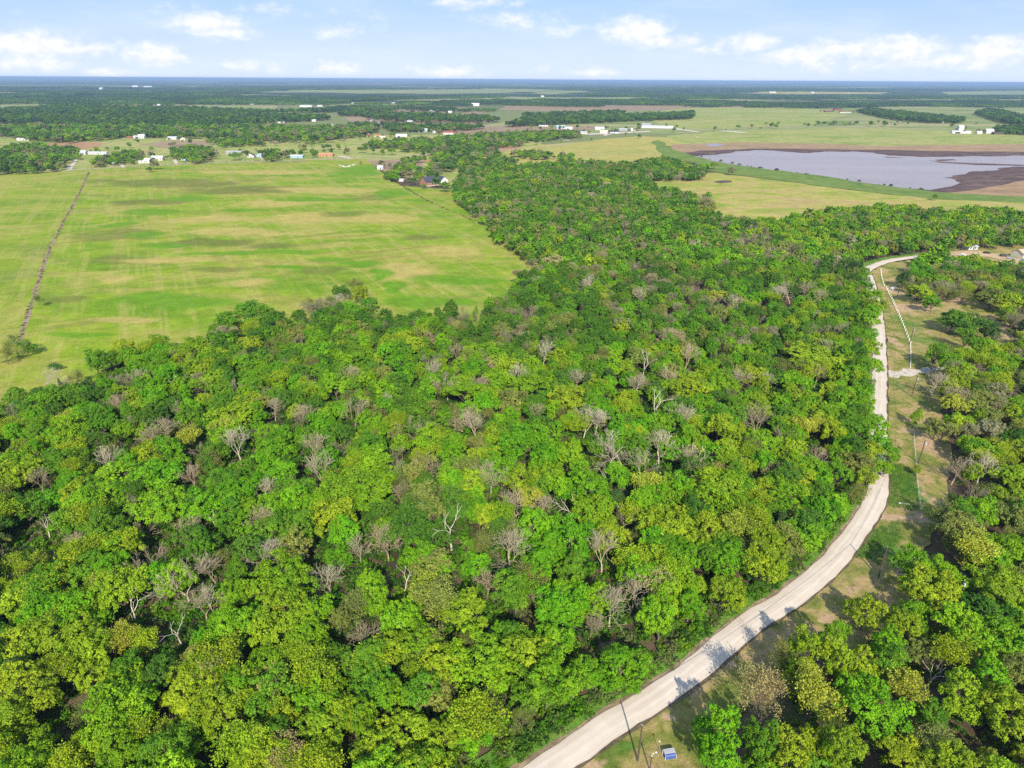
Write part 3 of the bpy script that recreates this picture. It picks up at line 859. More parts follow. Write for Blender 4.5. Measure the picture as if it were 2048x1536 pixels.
# leafless grey-brown tree for the instanced woodland: index NP
M['greybark'] = simple('grey_twigs', (0.31, 0.265, 0.17), 0.9, 0.1, 0.2, 0.3)
tk, br, _ = bare(402, 9.0, .45, 5)
V, Fc = join_np([tube_np(tk, 5), tube_np(br, 3)])
gp = proto_obj('woodland_bare_tree', [(V, Fc, M['greybark'], None)])
MIDP.append(gp); LOWP.append(gp)
# shrub
SHR = []
for i in range(3):
    r = np.random.default_rng(700 + i)
    c0 = r.normal(size=(9, 3)) * np.array([0.8, 0.8, 0.3]) + np.array([0, 0, 0.8])
    si = np.repeat(np.arange(9), 34)
    d = rdir(r, len(si), -0.4)
    c2 = c0[si] + d * 0.6 * r.uniform(0.4, 1.1, (len(si), 1))
    c2[:, 2] = np.maximum(c2[:, 2], 0.1)
    V, Fc = quads(c2, d + r.normal(size=d.shape) * 0.5, 0.20 * r.uniform(0.6, 1.3, len(si)), r)
    SHR.append(proto_obj('shrub', [(V, Fc, M['leaf'], r.uniform(0.2, 0.8, len(Fc)))]))
# grass tuft
r = np.random.default_rng(5)
n = 40
b0 = r.normal(size=(n, 3)) * np.array([0.35, 0.35, 0]); th = r.uniform(0, 6.28, n)
tipv = b0 + np.stack([np.cos(th) * 0.15, np.sin(th) * 0.15, r.uniform(0.2, 0.5, n)], 1)
sd = np.stack([-np.sin(th), np.cos(th), np.zeros(n)], 1) * 0.035
V = np.stack([b0 - sd, b0 + sd, tipv + sd * 0.2, tipv - sd * 0.2], 1).reshape(-1, 3)
TUFT = [proto_obj('tuft', [(V, np.arange(4 * n).reshape(-1, 4), M['leaf'], r.uniform(0.2, 0.9, n))])]
# distant grove: 120 m of canopy
GROVE = []
for i in range(3):
    r = np.random.default_rng(800 + i)
    nt = 170
    pc = np.concatenate([r.uniform(-62, 62, (nt, 2)), r.uniform(4.5, 8.5, (nt, 1))], 1)
    rr = r.uniform(3.5, 6.0, nt)
    si = np.repeat(np.arange(nt), 22)
    d = rdir(r, len(si), -0.3)
    c2 = pc[si] + d * rr[si][:, None] * np.array([1, 1, 0.75])
    c2[:, 2] = np.maximum(c2[:, 2], 0.6)
    V, Fc = quads(c2, d * 1.2 + r.normal(size=d.shape) * 0.4, 1.5 * r.uniform(0.7, 1.3, len(si)), r)
    tv = r.uniform(0.1, 0.8, nt)
    GROVE.append(proto_obj('grove', [(V, Fc, M['leaf'], tv[si])]))


def scatter(name, P, rot, scl, tint, idx, protos):
    me = bpy.data.meshes.new(name)
    n = len(P)
    me.vertices.add(n)
    me.vertices.foreach_set('co', np.asarray(P, np.float32).ravel())
    for nm, ty, arr in (('rot', 'FLOAT', rot), ('scl', 'FLOAT_VECTOR', scl), ('tint', 'FLOAT_VECTOR', tint), ('idx', 'INT', idx)):
        a = me.attributes.new(nm, ty, 'POINT')
        if ty == 'FLOAT_VECTOR': a.data.foreach_set('vector', np.asarray(arr, np.float32).ravel())
        elif ty == 'FLOAT': a.data.foreach_set('value', np.asarray(arr, np.float32))
        else: a.data.foreach_set('value', np.asarray(arr, np.int32))
    me.materials.append(M['leaf'])
    o = link(name, me)
    ng = bpy.data.node_groups.new(name + '_scatter', 'GeometryNodeTree')
    ng.interface.new_socket('Geometry', in_out='INPUT', socket_type='NodeSocketGeometry')
    ng.interface.new_socket('Geometry', in_out='OUTPUT', socket_type='NodeSocketGeometry')
    N, L = ng.nodes, ng.links
    gi = N.new('NodeGroupInput'); go = N.new('NodeGroupOutput')
    jn = N.new('GeometryNodeJoinGeometry')

    def named(nm, ty):
        q = N.new('GeometryNodeInputNamedAttribute'); q.data_type = ty; q.inputs['Name'].default_value = nm
        return next(s for s in q.outputs if s.enabled and s.name == 'Attribute')
    ai, ar, asc = named('idx', 'INT'), named('rot', 'FLOAT'), named('scl', 'FLOAT_VECTOR')
    cx = N.new('ShaderNodeCombineXYZ'); L.new(ar, cx.inputs[2])
    er = N.new('FunctionNodeEulerToRotation'); L.new(cx.outputs[0], er.inputs[0])
    for k, po in enumerate(protos):
        if not np.any(np.asarray(idx) == k): continue
        cmp = N.new('FunctionNodeCompare'); cmp.data_type = 'INT'; cmp.operation = 'EQUAL'
        ins = [s for s in cmp.inputs if s.enabled]
        L.new(ai, ins[0]); ins[1].default_value = k
        sg = N.new('GeometryNodeSeparateGeometry'); sg.domain = 'POINT'
        L.new(gi.outputs[0], sg.inputs[0]); L.new(cmp.outputs[0], sg.inputs[1])
        oi = N.new('GeometryNodeObjectInfo'); oi.transform_space = 'ORIGINAL'; oi.inputs['Object'].default_value = po
        ip = N.new('GeometryNodeInstanceOnPoints')
        L.new(sg.outputs[0], ip.inputs['Points']); L.new(oi.outputs['Geometry'], ip.inputs['Instance'])
        L.new(er.outputs[0], ip.inputs['Rotation']); L.new(asc, ip.inputs['Scale'])
        L.new(ip.outputs[0], jn.inputs[0])
    L.new(jn.outputs[0], go.inputs[0])
    md = o.modifiers.new('scatter', 'NODES'); md.node_group = ng
    return o


# ------------------------------------------------------------------ where trees stand
PAL = {'bright': (0.125, 0.325, 0.007), 'fresh': (0.175, 0.34, 0.009), 'yellowgreen': (0.245, 0.35, 0.013), 'yellow': (0.33, 0.375, 0.035), 'mid': (0.105, 0.24, 0.012), 'deep': (0.065, 0.16, 0.014),
       'olive': (0.195, 0.235, 0.045), 'tan': (0.36, 0.31, 0.12), 'greytan': (0.28, 0.265, 0.13), 'cedar': (0.05, 0.11, 0.022)}
NAMES = {'bright': 'vivid green', 'fresh': 'fresh green', 'yellowgreen': 'yellow-green', 'yellow': 'golden yellow', 'mid': 'mid green', 'deep': 'dark green', 'olive': 'olive green', 'tan': 'tan budding', 'greytan': 'grey-tan', 'cedar': 'blackish green'}


def up(px, z): return [tuple(unproj(u, v, z)[:2]) for u, v in px]


FTOP = [(-700, 1000), (-300, 850), (0, 800), (60, 790), (105, 770), (130, 745), (180, 735), (225, 695), (290, 672), (345, 684), (418, 690), (418, 645), (470, 612), (530, 606), (575, 640), (592, 605), (620, 596), (655, 585), (700, 560), (738, 580), (745, 618), (790, 645),
        (835, 620), (900, 618), (960, 606), (1000, 590), (1028, 575), (1035, 548), (1075, 528), (1062, 508), (1022, 490), (990, 472), (985, 447), (945, 420), (915, 395), (905, 372), (925, 350), (957, 344), (1026, 331), (1070, 325), (1128, 323), (1169, 320), (1231, 325),
        (1282, 320), (1320, 315), (1350, 322), (1404, 340), (1404, 350), (1340, 352), (1296, 350), (1318, 374), (1420, 388), (1428, 420), (1482, 438), (1555, 438), (1610, 424), (1665, 416), (1756, 409), (1830, 413), (1903, 419), (1976, 412), (2048, 424), (2300, 430)]
forest = up(FTOP, 8.0)
# right-hand side: along the road's left edge on the ground, 3 m off it
rdl = [tuple(p[:2]) for p in offset(rc, RW + 2.6)]
rdl_far = [p for p in rdl]
back = [tuple(unproj(u, v)[:2]) for u, v in [(2400, 486), (2200, 488)]]
forest_poly = forest + back + rdl_far[::-1] + [(-5, 40), (-200, 40)]
rw = [tuple(p[:2]) for p in [unproj(u, v) for u, v in [(1500, 1700), (1490, 1536), (1470, 1490), (1560, 1400), (1600, 1370), (1720, 1310), (1810, 1240), (1830, 1150), (1870, 1090), (1900, 1010), (1925, 935), (1905, 880), (1885, 790), (1885, 745), (1900, 722), (1985, 705), (2100, 700), (2600, 690), (3600, 1700)]]]
# scattered trees in the upper right
rw2 = [tuple(unproj(u, v)[:2]) for u, v in [(1800, 548), (1850, 532), (1960, 542), (2100, 548), (2500, 550), (2600, 690), (2060, 700), (2010, 660), (1985, 628), (1960, 604), (1890, 602), (1850, 618), (1815, 592)]]


def field_noise(x, y, s, seed):
    a = 0
    r = random.Random(seed)
    for k in range(5):
        th = r.uniform(0, 6.28); f = s * r.uniform(0.6, 2.2); ph = r.uniform(0, 6.28)
        a += math.sin((x * math.cos(th) + y * math.sin(th)) * f + ph + 1.3 * math.sin((x * math.sin(th) - y * math.cos(th)) * f * 0.7))
    return a / 5


def pick_tint(u, v, x, y, r):
    n1 = field_noise(x, y, 0.05, 1); n2 = field_noise(x, y, 0.03, 2)
    W = dict(bright=1.0, fresh=1.4, yellowgreen=1.0, mid=1.4, deep=0.7, olive=0.6, yellow=0.05, tan=0.10, cedar=0.10)
    if v > 1150 and u < 1150: W.update(yellowgreen=2.8, fresh=2.8, bright=1.4, mid=0.8, deep=0.3, olive=0.5, yellow=0.15)
    if v > 950 and u < 180: W.update(yellowgreen=2.6, fresh=1.5, yellow=0.35)
    if 880 < u < 1330 and 820 < v < 1260: W.update(bright=4.5, fresh=2.0, yellowgreen=0.5, deep=0.3)
    if 1180 < u < 1720 and v > 960: W.update(yellowgreen=2.6, fresh=2.4, bright=0.8, olive=0.6)
    if v < 700: W.update(mid=2.2, deep=2.4, bright=0.7, fresh=0.8, yellowgreen=0.35, olive=1.1, tan=0.5)
    if v < 480: W.update(mid=1.8, deep=3.4, bright=0.2, fresh=0.4, yellowgreen=0.2, olive=1.2, tan=0.5)
    if 1350 < u < 1800 and 560 < v < 900: W.update(yellowgreen=1.4, fresh=1.8)
    if u > 1500 and v < 560 and v > 405: W.update(fresh=1.6, yellowgreen=1.2, mid=1.6, deep=0.9, olive=0.8)
    if u > 1780 and v > 560: W.update(yellowgreen=3.0, olive=2.2, fresh=1.4, bright=0.6, yellow=0.8, deep=0.2, mid=0.6, tan=0.7)
    W['yellowgreen'] *= math.exp(2.0 * n1); W['yellow'] *= math.exp(1.5 * n1); W['fresh'] *= math.exp(0.6 * n1)
    W['deep'] *= math.exp(-1.4 * n1); W['olive'] *= math.exp(1.2 * n2); W['tan'] *= math.exp(1.5 * n2); W['bright'] *= math.exp(-0.8 * n2)
    ks = list(W); c = r.choices(ks, [W[k] for k in ks])[0]
    return 'greytan' if c == 'tan' and v < 900 else c


def grid(poly, sp, jit=0.42, seed=1, ymax=None):
    P = np.array(poly)
    x0, y0 = P.min(0); x1, y1 = P.max(0)
    if ymax: y1 = min(y1, ymax)
    r = np.random.default_rng(seed)
    xs = np.arange(x0, x1, sp); ys = np.arange(y0, y1, sp * 0.87)
    G = np.stack(np.meshgrid(xs, ys), -1)
    G[1::2, :, 0] += sp / 2
    G = G.reshape(-1, 2) + r.uniform(-jit, jit, (G.shape[0] * G.shape[1], 2)) * sp
    return G[inside(G, poly)]


# hand-placed crowns: (u, v of crown centre, radius px, colour, kind)
KEY = [(1855, 1185, 50, 'yellowgreen', 'broad'), (1826, 1128, 36, 'bright', 'oak'), (1926, 1117, 50, 'yellow', 'open'), (1988, 1128, 32, 'bright', 'oak'), (1733, 1222, 38, 'yellowgreen', 'oak'),
       (1820, 1233, 38, 'fresh', 'round'), (1778, 1282, 35, 'bright', 'oak'), (1835, 1290, 30, 'olive', 'oak'), (1664, 1296, 30, 'fresh', 'round'), (1610, 1308, 32, 'yellowgreen', 'oak'),
       (1676, 1341, 40, 'yellowgreen', 'oak'), (1565, 1322, 28, 'olive', 'thin'), (1820, 1378, 46, 'yellow', 'open'), (1863, 1412, 34, 'mid', 'round'), (1613, 1426, 55, 'yellow', 'open'),
       (1528, 1398, 50, 'tan', 'thin'), (1431, 1472, 44, 'bright', 'oak'), (1530, 1500, 38, 'mid', 'round'), (1741, 1426, 62, 'bright', 'broad'), (1684, 1510, 46, 'yellowgreen', 'oak'),
       (1855, 1480, 45, 'olive', 'thin'), (1926, 1265, 50, 'fresh', 'oak'), (1982, 1284, 52, 'fresh', 'broad'), (1982, 1364, 44, 'bright', 'oak'), (1925, 1396, 48, 'yellowgreen', 'oak'),
       (2011, 1440, 58, 'yellowgreen', 'broad'), (1440, 1536, 40, 'bright', 'oak'),
       (1838, 590, 24, 'yellowgreen', 'oak'), (1866, 608, 18, 'bright', 'round'), (1845, 545, 24, 'bright', 'round'), (1868, 512, 14, 'fresh', 'round'), (1856, 527, 20, 'fresh', 'oak'), (1882, 516, 13, 'mid', 'oak'), (1835, 533, 18, 'bright', 'oak'), (1895, 560, 24, 'olive', 'broad'), (1925, 590, 22, 'olive', 'thin'),
       (1930, 650, 42, 'deep', 'broad'), (1905, 645, 26, 'mid', 'round'), (1970, 665, 24, 'cedar', 'round'), (1932, 680, 22, 'mid', 'round'), (1985, 600, 30, 'olive', 'broad'), (2020, 610, 26, 'yellowgreen', 'oak'),
       (1810, 560, 16, 'cedar', 'round'), (1850, 570, 16, 'olive', 'thin'), (1960, 560, 26, 'olive', 'oak'), (2035, 560, 22, 'cedar', 'round'), (1870, 715, 26, 'mid', 'oak'), (1905, 735, 26, 'fresh', 'oak'), (1835, 825, 14, 'fresh', 'tall'),
       (1885, 860, 26, 'olive', 'oak'), (1838, 920, 9, 'yellowgreen', 'round'), (1780, 900, 20, 'bright', 'tall'), (1775, 925, 16, 'fresh', 'oak'),
       (1750, 622, 22, 'yellowgreen', 'oak'), (1741, 598, 20, 'fresh', 'oak'), (1733, 575, 17, 'mid', 'round'), (1728, 556, 14, 'fresh', 'oak'), (1738, 648, 22, 'fresh', 'oak'), (1733, 700, 22, 'yellowgreen', 'oak'), (1740, 735, 24, 'fresh', 'broad'),
       (1736, 775, 22, 'mid', 'round'), (1732, 812, 24, 'fresh', 'oak'), (1752, 862, 30, 'fresh', 'oak'), (1765, 885, 22, 'bright', 'oak'), (1738, 905, 26, 'yellowgreen', 'oak'), (1757, 925, 20, 'fresh', 'round'), (1728, 950, 24, 'yellowgreen', 'oak'), (1712, 985, 26, 'olive', 'thin'),
       # the left wood
       (955, 740, 0, 'mid', 'oak'), (725, 985, 74, 'fresh', 'broad'), (745, 935, 40, 'fresh', 'oak'), (680, 1040, 50, 'yellowgreen', 'oak'), (570, 1170, 60, 'fresh', 'broad'), (240, 1190, 50, 'yellowgreen', 'broad'),
       (256, 1265, 38, 'yellow', 'open'), (285, 1290, 34, 'yellowgreen', 'open'), (845, 1205, 50, 'yellow', 'open'), (885, 1225, 48, 'olive', 'open'), (930, 1230, 44, 'yellowgreen', 'oak'), (1100, 880, 44, 'bright', 'round'), (1030, 900, 52, 'bright', 'round'), (1005, 950, 48, 'bright', 'round'),
       (1180, 1000, 50, 'bright', 'round'), (1140, 1090, 56, 'bright', 'round'), (1060, 1060, 44, 'bright', 'round'), (1430, 985, 50, 'yellowgreen', 'oak'), (1410, 1010, 48, 'fresh', 'oak'), (1340, 1060, 55, 'yellowgreen', 'broad'),
       (1280, 980, 36, 'yellow', 'open'), (1470, 1060, 40, 'yellow', 'open'), (1440, 840, 46, 'mid', 'round'), (1620, 720, 50, 'yellowgreen', 'broad'), (1385, 790, 40, 'yellowgreen', 'oak'), (965, 1340, 66, 'fresh', 'broad'), (1060, 1330, 50, 'yellowgreen', 'oak'),
       (330, 1020, 54, 'fresh', 'broad'), (250, 960, 50, 'fresh', 'oak'), (150, 860, 40, 'fresh', 'oak'), (130, 840, 24, 'yellow', 'open'), (470, 840, 40, 'yellowgreen', 'broad'), (700, 730, 28, 'fresh', 'oak'), (800, 740, 28, 'bright', 'round'),
       (850, 790, 26, 'bright', 'tall'), (930, 790, 44, 'fresh', 'oak'), (1130, 805, 44, 'yellowgreen', 'oak'), (1050, 780, 44, 'fresh', 'oak'), (975, 420, 14, 'olive', 'broad'), (1108, 528, 20, 'tan', 'broad'), (710, 572, 22, 'olive', 'thin'),
       (505, 625, 32, 'mid', 'oak'), (450, 650, 26, 'mid', 'oak'), (545, 650, 26, 'deep', 'oak'), (780, 710, 24, 'bright', 'round'), (40, 1120, 34, 'yellowgreen', 'thin'), (110, 1280, 60, 'yellowgreen', 'broad'), (60, 1390, 60, 'yellowgreen', 'oak'),
       (30, 790, 22, 'mid', 'oak'), (10, 805, 18, 'mid', 'round'), (30, 690, 26, 'olive', 'thin'), (52, 690, 16, 'mid', 'round'), (10, 705, 20, 'olive', 'thin'), (112, 744, 5, 'deep', 'cedar'), (190, 725, 26, 'mid', 'round'), (152, 745, 14, 'olive', 'thin'), (134, 775, 12, 'mid', 'round'),
       (75, 595, 10, 'olive', 'thin')]
BARES = [(325, 869, 60), (289, 877, 45), (476, 895, 60), (362, 762, 35, 's'), (75, 955, 45), (406, 893, 35), (427, 1031, 28, 's'), (88, 1041, 26, 's'), (107, 1030, 30, 's'), (135, 1075, 30), (601, 838, 75), (708, 830, 65), (628, 908, 72, 'b'),
         (646, 947, 65), (828, 861, 50), (956, 856, 68), (865, 924, 50), (805, 981, 44), (896, 778, 55), (702, 758, 50), (591, 952, 34), (901, 1060, 75, 's'), (667, 1059, 30), (917, 705, 35), (547, 815, 40), (865, 739, 34), (760, 794, 30),
         (969, 768, 35), (1307, 817, 60, 's'), (1372, 838, 66), (1167, 851, 50), (1193, 840, 48), (1247, 903, 75), (1320, 900, 66), (1349, 929, 72, 'b'), (1221, 906, 42, 's'), (1213, 942, 36, 's'), (1280, 934, 56), (1185, 960, 32, 's'), (1034, 1012, 56, 'b'),
         (1081, 1012, 50, 'b'), (1398, 908, 42, 's'), (1372, 718, 50, 'b'), (1286, 731, 45, 's'), (1266, 773, 42), (1031, 757, 45), (1086, 710, 52), (1151, 760, 42), (1469, 752, 42), (1560, 594, 36), (1583, 589, 36), (1607, 586, 36), (1633, 599, 34),
         (1451, 604, 32), (1482, 693, 34), (1652, 698, 34), (1467, 755, 34), (1537, 758, 34), (533, 1108, 60), (618, 1115, 48), (417, 1185, 52), (807, 1139, 24, 's'), (1019, 1108, 72), (974, 1152, 48, 'b'), (1076, 1200, 50), (728, 1262, 56),
         (369, 1175, 90), (352, 1247, 52, 's'), (403, 1205, 60), (1179, 1238, 48), (1265, 1185, 66), (1866, 774, 66), (1965, 937, 50), (1914, 934, 46), (1866, 1335, 34, 's'), (1285, 600, 52), (1190, 575, 34), (1250, 455, 22), (1390, 560, 22), (900, 640, 24), (835, 640, 22), (1480, 485, 20),
         (680, 600, 26), (1345, 757, 40, 'b'), (1815, 690, 0)]
BARES = [b for b in BARES if b[2] > 0]
_br = random.Random(31)
for _ in range(900):
    if len(BARES) >= 108: break
    u, v = _br.uniform(60, 1640), _br.uniform(690, 1290)
    if u > 1250 and v > 1000 or v > 1100 and u < 250: continue
    if min(math.hypot(u - b[0], v - b[1]) for b in BARES) < 48: continue
    BARES.append((u, v, _br.uniform(0.045, 0.062) * v, _br.choice(['', '', 'b', 'b', 's'])))
trees = []     # dict per tree: x, y, s (radius scale), sz, kind index, tint name, rot
occ = []
rt = random.Random(3)


def kind_index(kd, r):
    c = [i for i, q in enumerate(LEAF) if q[0] == kd]
    return r.choice(c)


for (u, v, rad, col, kd) in KEY:
    if rad == 0: continue
    p = unproj(u, v, 6.0)
    _, _, dep = proj(p.x, p.y, 6.0)
    R = rad / F * dep
    s = R / 4.4
    sz = min(max(s, 0.55), 1.25)
    if 1400 < u < 1700 and v > 1270: sz = max(sz, 1.0) * 1.3
    if rad < 15 and kd != 'broad': sz = max(s * 1.3, 0.35)
    trees.append(dict(x=p.x, y=p.y, s=s, sz=sz, k=kind_index(kd, rt), col=col, rot=rt.uniform(0, 6.28), key=True))
    occ.append((p.x, p.y, R * 0.85))
bares = []
for b in BARES:
    u, v, h = b[:3]; fl = b[3] if len(b) > 3 else ''
    p = unproj(u, v, 6.5)
    _, _, dep = proj(p.x, p.y, 6.5)
    Hm = min(max(h / F * dep * 1.5, 7.8), 14.0)
    bares.append(dict(x=p.x, y=p.y, s=Hm / 9.0, fl=fl, u=u, v=v))
    occ.append((p.x, p.y, 3.3))
    occ.append((p.x, p.y - 5.0, 3.3))
    occ.append((p.x, p.y - 9.0, 1.6))
OC = np.array(occ)
G = grid(forest_poly, 6.2, jit=0.5, seed=2)
G2 = grid(rw, 7.2, seed=4)
G3 = grid(rw2, 6.2, seed=5)
allp = np.concatenate([G, G2, G3])
zone = np.concatenate([np.zeros(len(G)), np.ones(len(G2)), np.full(len(G3), 2)])
# keep away from placed trees, the clearings, and thin out what no view could see
ok = np.ones(len(allp), bool)
for (x, y, R) in occ:
    ok &= (allp[:, 0] - x) ** 2 + (allp[:, 1] - y) ** 2 > (R + 0.8) ** 2
CLEAR = [[(1110, 1290), (1150, 1330), (1165, 1420), (1190, 1450), (1150, 1440), (1130, 1380)], [(310, 1400), (345, 1410), (350, 1450), (300, 1480), (270, 1470)], [(425, 1410), (450, 1420), (450, 1465), (410, 1460)],
         [(95, 800), (160, 770), (240, 760), (235, 775), (180, 790), (120, 830)]]
for c_ in CLEAR:
    ok &= ~inside(allp, [tuple(unproj(u, v)[:2]) for u, v in c_])
pu, pvv, pd = proj_np(np.concatenate([allp, np.full((len(allp), 1), 5.0)], 1))
ok &= (pu > -330) & (pu < 2380) & (pvv < 1900) & (allp[:, 1] > 45)
allp, zone, pu, pvv = allp[ok], zone[ok], pu[ok], pvv[ok]
print('forest trees', len(allp))
for (x, y), zn, u, v in zip(allp, zone, pu, pvv):
    col = pick_tint(u, v, x, y, rt)
    q = rt.random()
    if col in ('yellow', 'tan', 'greytan') and q < 0.8: kd = 'open' if q < 0.55 else 'thin'
    elif col == 'yellowgreen' and q < 0.28: kd = 'open'
    elif col == 'cedar': kd = 'cedar' if rt.random() < 0.5 else 'round'
    elif col in ('olive', 'tan', 'greytan') and q < (0.55 if v > 500 else 0.35): kd = 'thin'
    elif col in ('bright', 'deep', 'mid'): kd = rt.choices(['oak', 'broad', 'round', 'tall'], [2, 1, 4, 1.6])[0]
    else: kd = rt.choices(['oak', 'broad', 'round', 'tall'], [5, 2.5, 1, 0.4])[0]
    s = rt.choice([rt.uniform(0.45, 0.8), rt.uniform(0.75, 1.1), rt.uniform(0.8, 1.15), rt.uniform(1.0, 1.35)])
    if v > 950 and zn == 0: s *= 1.12
    k = kind_index(kd, rt)
    if v < 640 and field_noise(x, y, 0.028, 2) > 0.16 and rt.random() < 0.42: k = NP
    if v < 1150 and rt.random() < (0.10 if v > 500 else 0.13) * (1 if v < 800 else 0.8): k = NP
    trees.append(dict(x=float(x), y=float(y), s=s * (0.92 if zn == 0 else 1.0), sz=(0.62 + 0.38 * s) * rt.uniform(0.85, 1.12), k=k, col=col, rot=rt.uniform(0, 6.28), key=False))

for tr_ in trees:
    tr_['u'], tr_['v'], tr_['d'] = proj(tr_['x'], tr_['y'], 6.5 * tr_['sz'])
    tr_['px'] = 4.4 * tr_['s'] / tr_['d'] * F
    c = PAL[tr_['col']]; j = rt.uniform(0.86, 1.14)
    if tr_['col'] in ('bright', 'mid', 'deep', 'fresh', 'yellowgreen'): c = tuple(0.90 * a_ + 0.10 * b_ for a_, b_ in zip(c, (0.135, 0.27, 0.012)))
    tr_['tint'] = (c[0] * j * rt.uniform(0.9, 1.1), c[1] * j, c[2] * j)

INDIV = 285
cand = [q for q in trees if q['k'] < NP and -12 < q['u'] < 2060 and q['v'] < 1545]
cand.sort(key=lambda q: (-q['px'] * (1.6 if q['key'] else 1.0)))
ind = cand[:INDIV]
ids = {id(q) for q in ind}
rest = [q for q in trees if id(q) not in ids]

ONES = 'zero one two three four five six seven eight nine ten eleven twelve thirteen fourteen fifteen sixteen seventeen eighteen nineteen'.split()
TENS = 'x ten twenty thirty forty fifty sixty seventy eighty ninety hundred'.split()


def num(n):
    n = max(0, min(99, int(n)))
    if n < 20: return ONES[n]
    return TENS[n // 10] + ('-' + ONES[n % 10] if n % 10 else '')


RLn = np.array([p[:2] for p in offset(rc, RW / 2)])


def where(x, y, u, v):
    dd = np.min(np.hypot(RLn[:, 0] - x, RLn[:, 1] - y))
    rgt = inside(np.array([[x, y]]), rw)[0] or u > 1790
    if dd < 11: return 'by the gravel road'
    if rgt: return 'beyond the road'
    if v < 800: return 'by the field edge' if not inside(np.array([[x, y + 14]]), forest_poly)[0] else 'deep in the wood'
    return 'in the big wood'


used = set()


def uniq(fmt, u, v):
    for du, dv in [(0, 0), (1, 0), (0, 1), (-1, 0), (0, -1), (1, 1), (-1, -1), (1, -1), (-1, 1), (2, 0), (0, 2), (-2, 0), (0, -2)]:
        a = max(0, min(99, round(u / 20.48) + du)); b = max(0, min(99, round(v / 15.36) + dv))
        s = fmt + f', {num(a)} percent across, {num(b)} percent down'
        if s not in used:
            used.add(s); return s
    return s


FORM = {'oak': 'lumpy', 'broad': 'wide', 'round': 'rounded', 'tall': 'narrow', 'cedar': 'conical', 'thin': 'sparse', 'open': 'open-crowned'}


def place_tree(q, protos, name, group, label, cat):
    root = empty(name, (q['x'], q['y'], 0.0), q['rot'])
    root.scale = (q['s'], q['s'], q['sz'])
    tag(root, label, cat, group)
    for nm, me in protos:
        c = link(nm, me, root)
        c['tint'] = list(q['tint'])
    return root


for q in ind:
    kd, cm, tm = LEAF[q['k']]
    size = 'large ' if q['s'] > 1.2 else ('small ' if q['s'] < 0.72 else '')
    lab = uniq(f"{size}{FORM[kd]} {NAMES[q['col']]} tree {where(q['x'], q['y'], q['u'], q['v'])}", q['u'], q['v'])
    place_tree(q, (('trunk', tm), ('crown', cm)), 'tree', 'leafy trees of the woods', lab, 'tree')
for b in bares:
    sn = b['fl'] == 's'
    c = [i for i, q in enumerate(BARE) if (q[0] == 'snag') == sn]
    i = rt.choice(c)
    tint = (0.60, 0.52, 0.41) if sn else ((0.46, 0.36, 0.23) if b['fl'] == 'b' else rt.choice([(0.44, 0.37, 0.245), (0.38, 0.31, 0.195), (0.49, 0.425, 0.30)]))
    lab = uniq(('pale dead snag' if sn else ('brownish leafless tree' if b['fl'] == 'b' else 'grey leafless tree')) + ' rising from the wood', b['u'], b['v'])
    q = dict(x=b['x'], y=b['y'], s=b['s'] * (0.95 if sn else 1.05), sz=b['s'], rot=rt.uniform(0, 6.28), tint=tint)
    place_tree(q, (('trunk', BARE[i][1]), ('branches', BARE[i][2])), 'bare_tree', 'leafless trees of the wood', lab, 'bare tree')

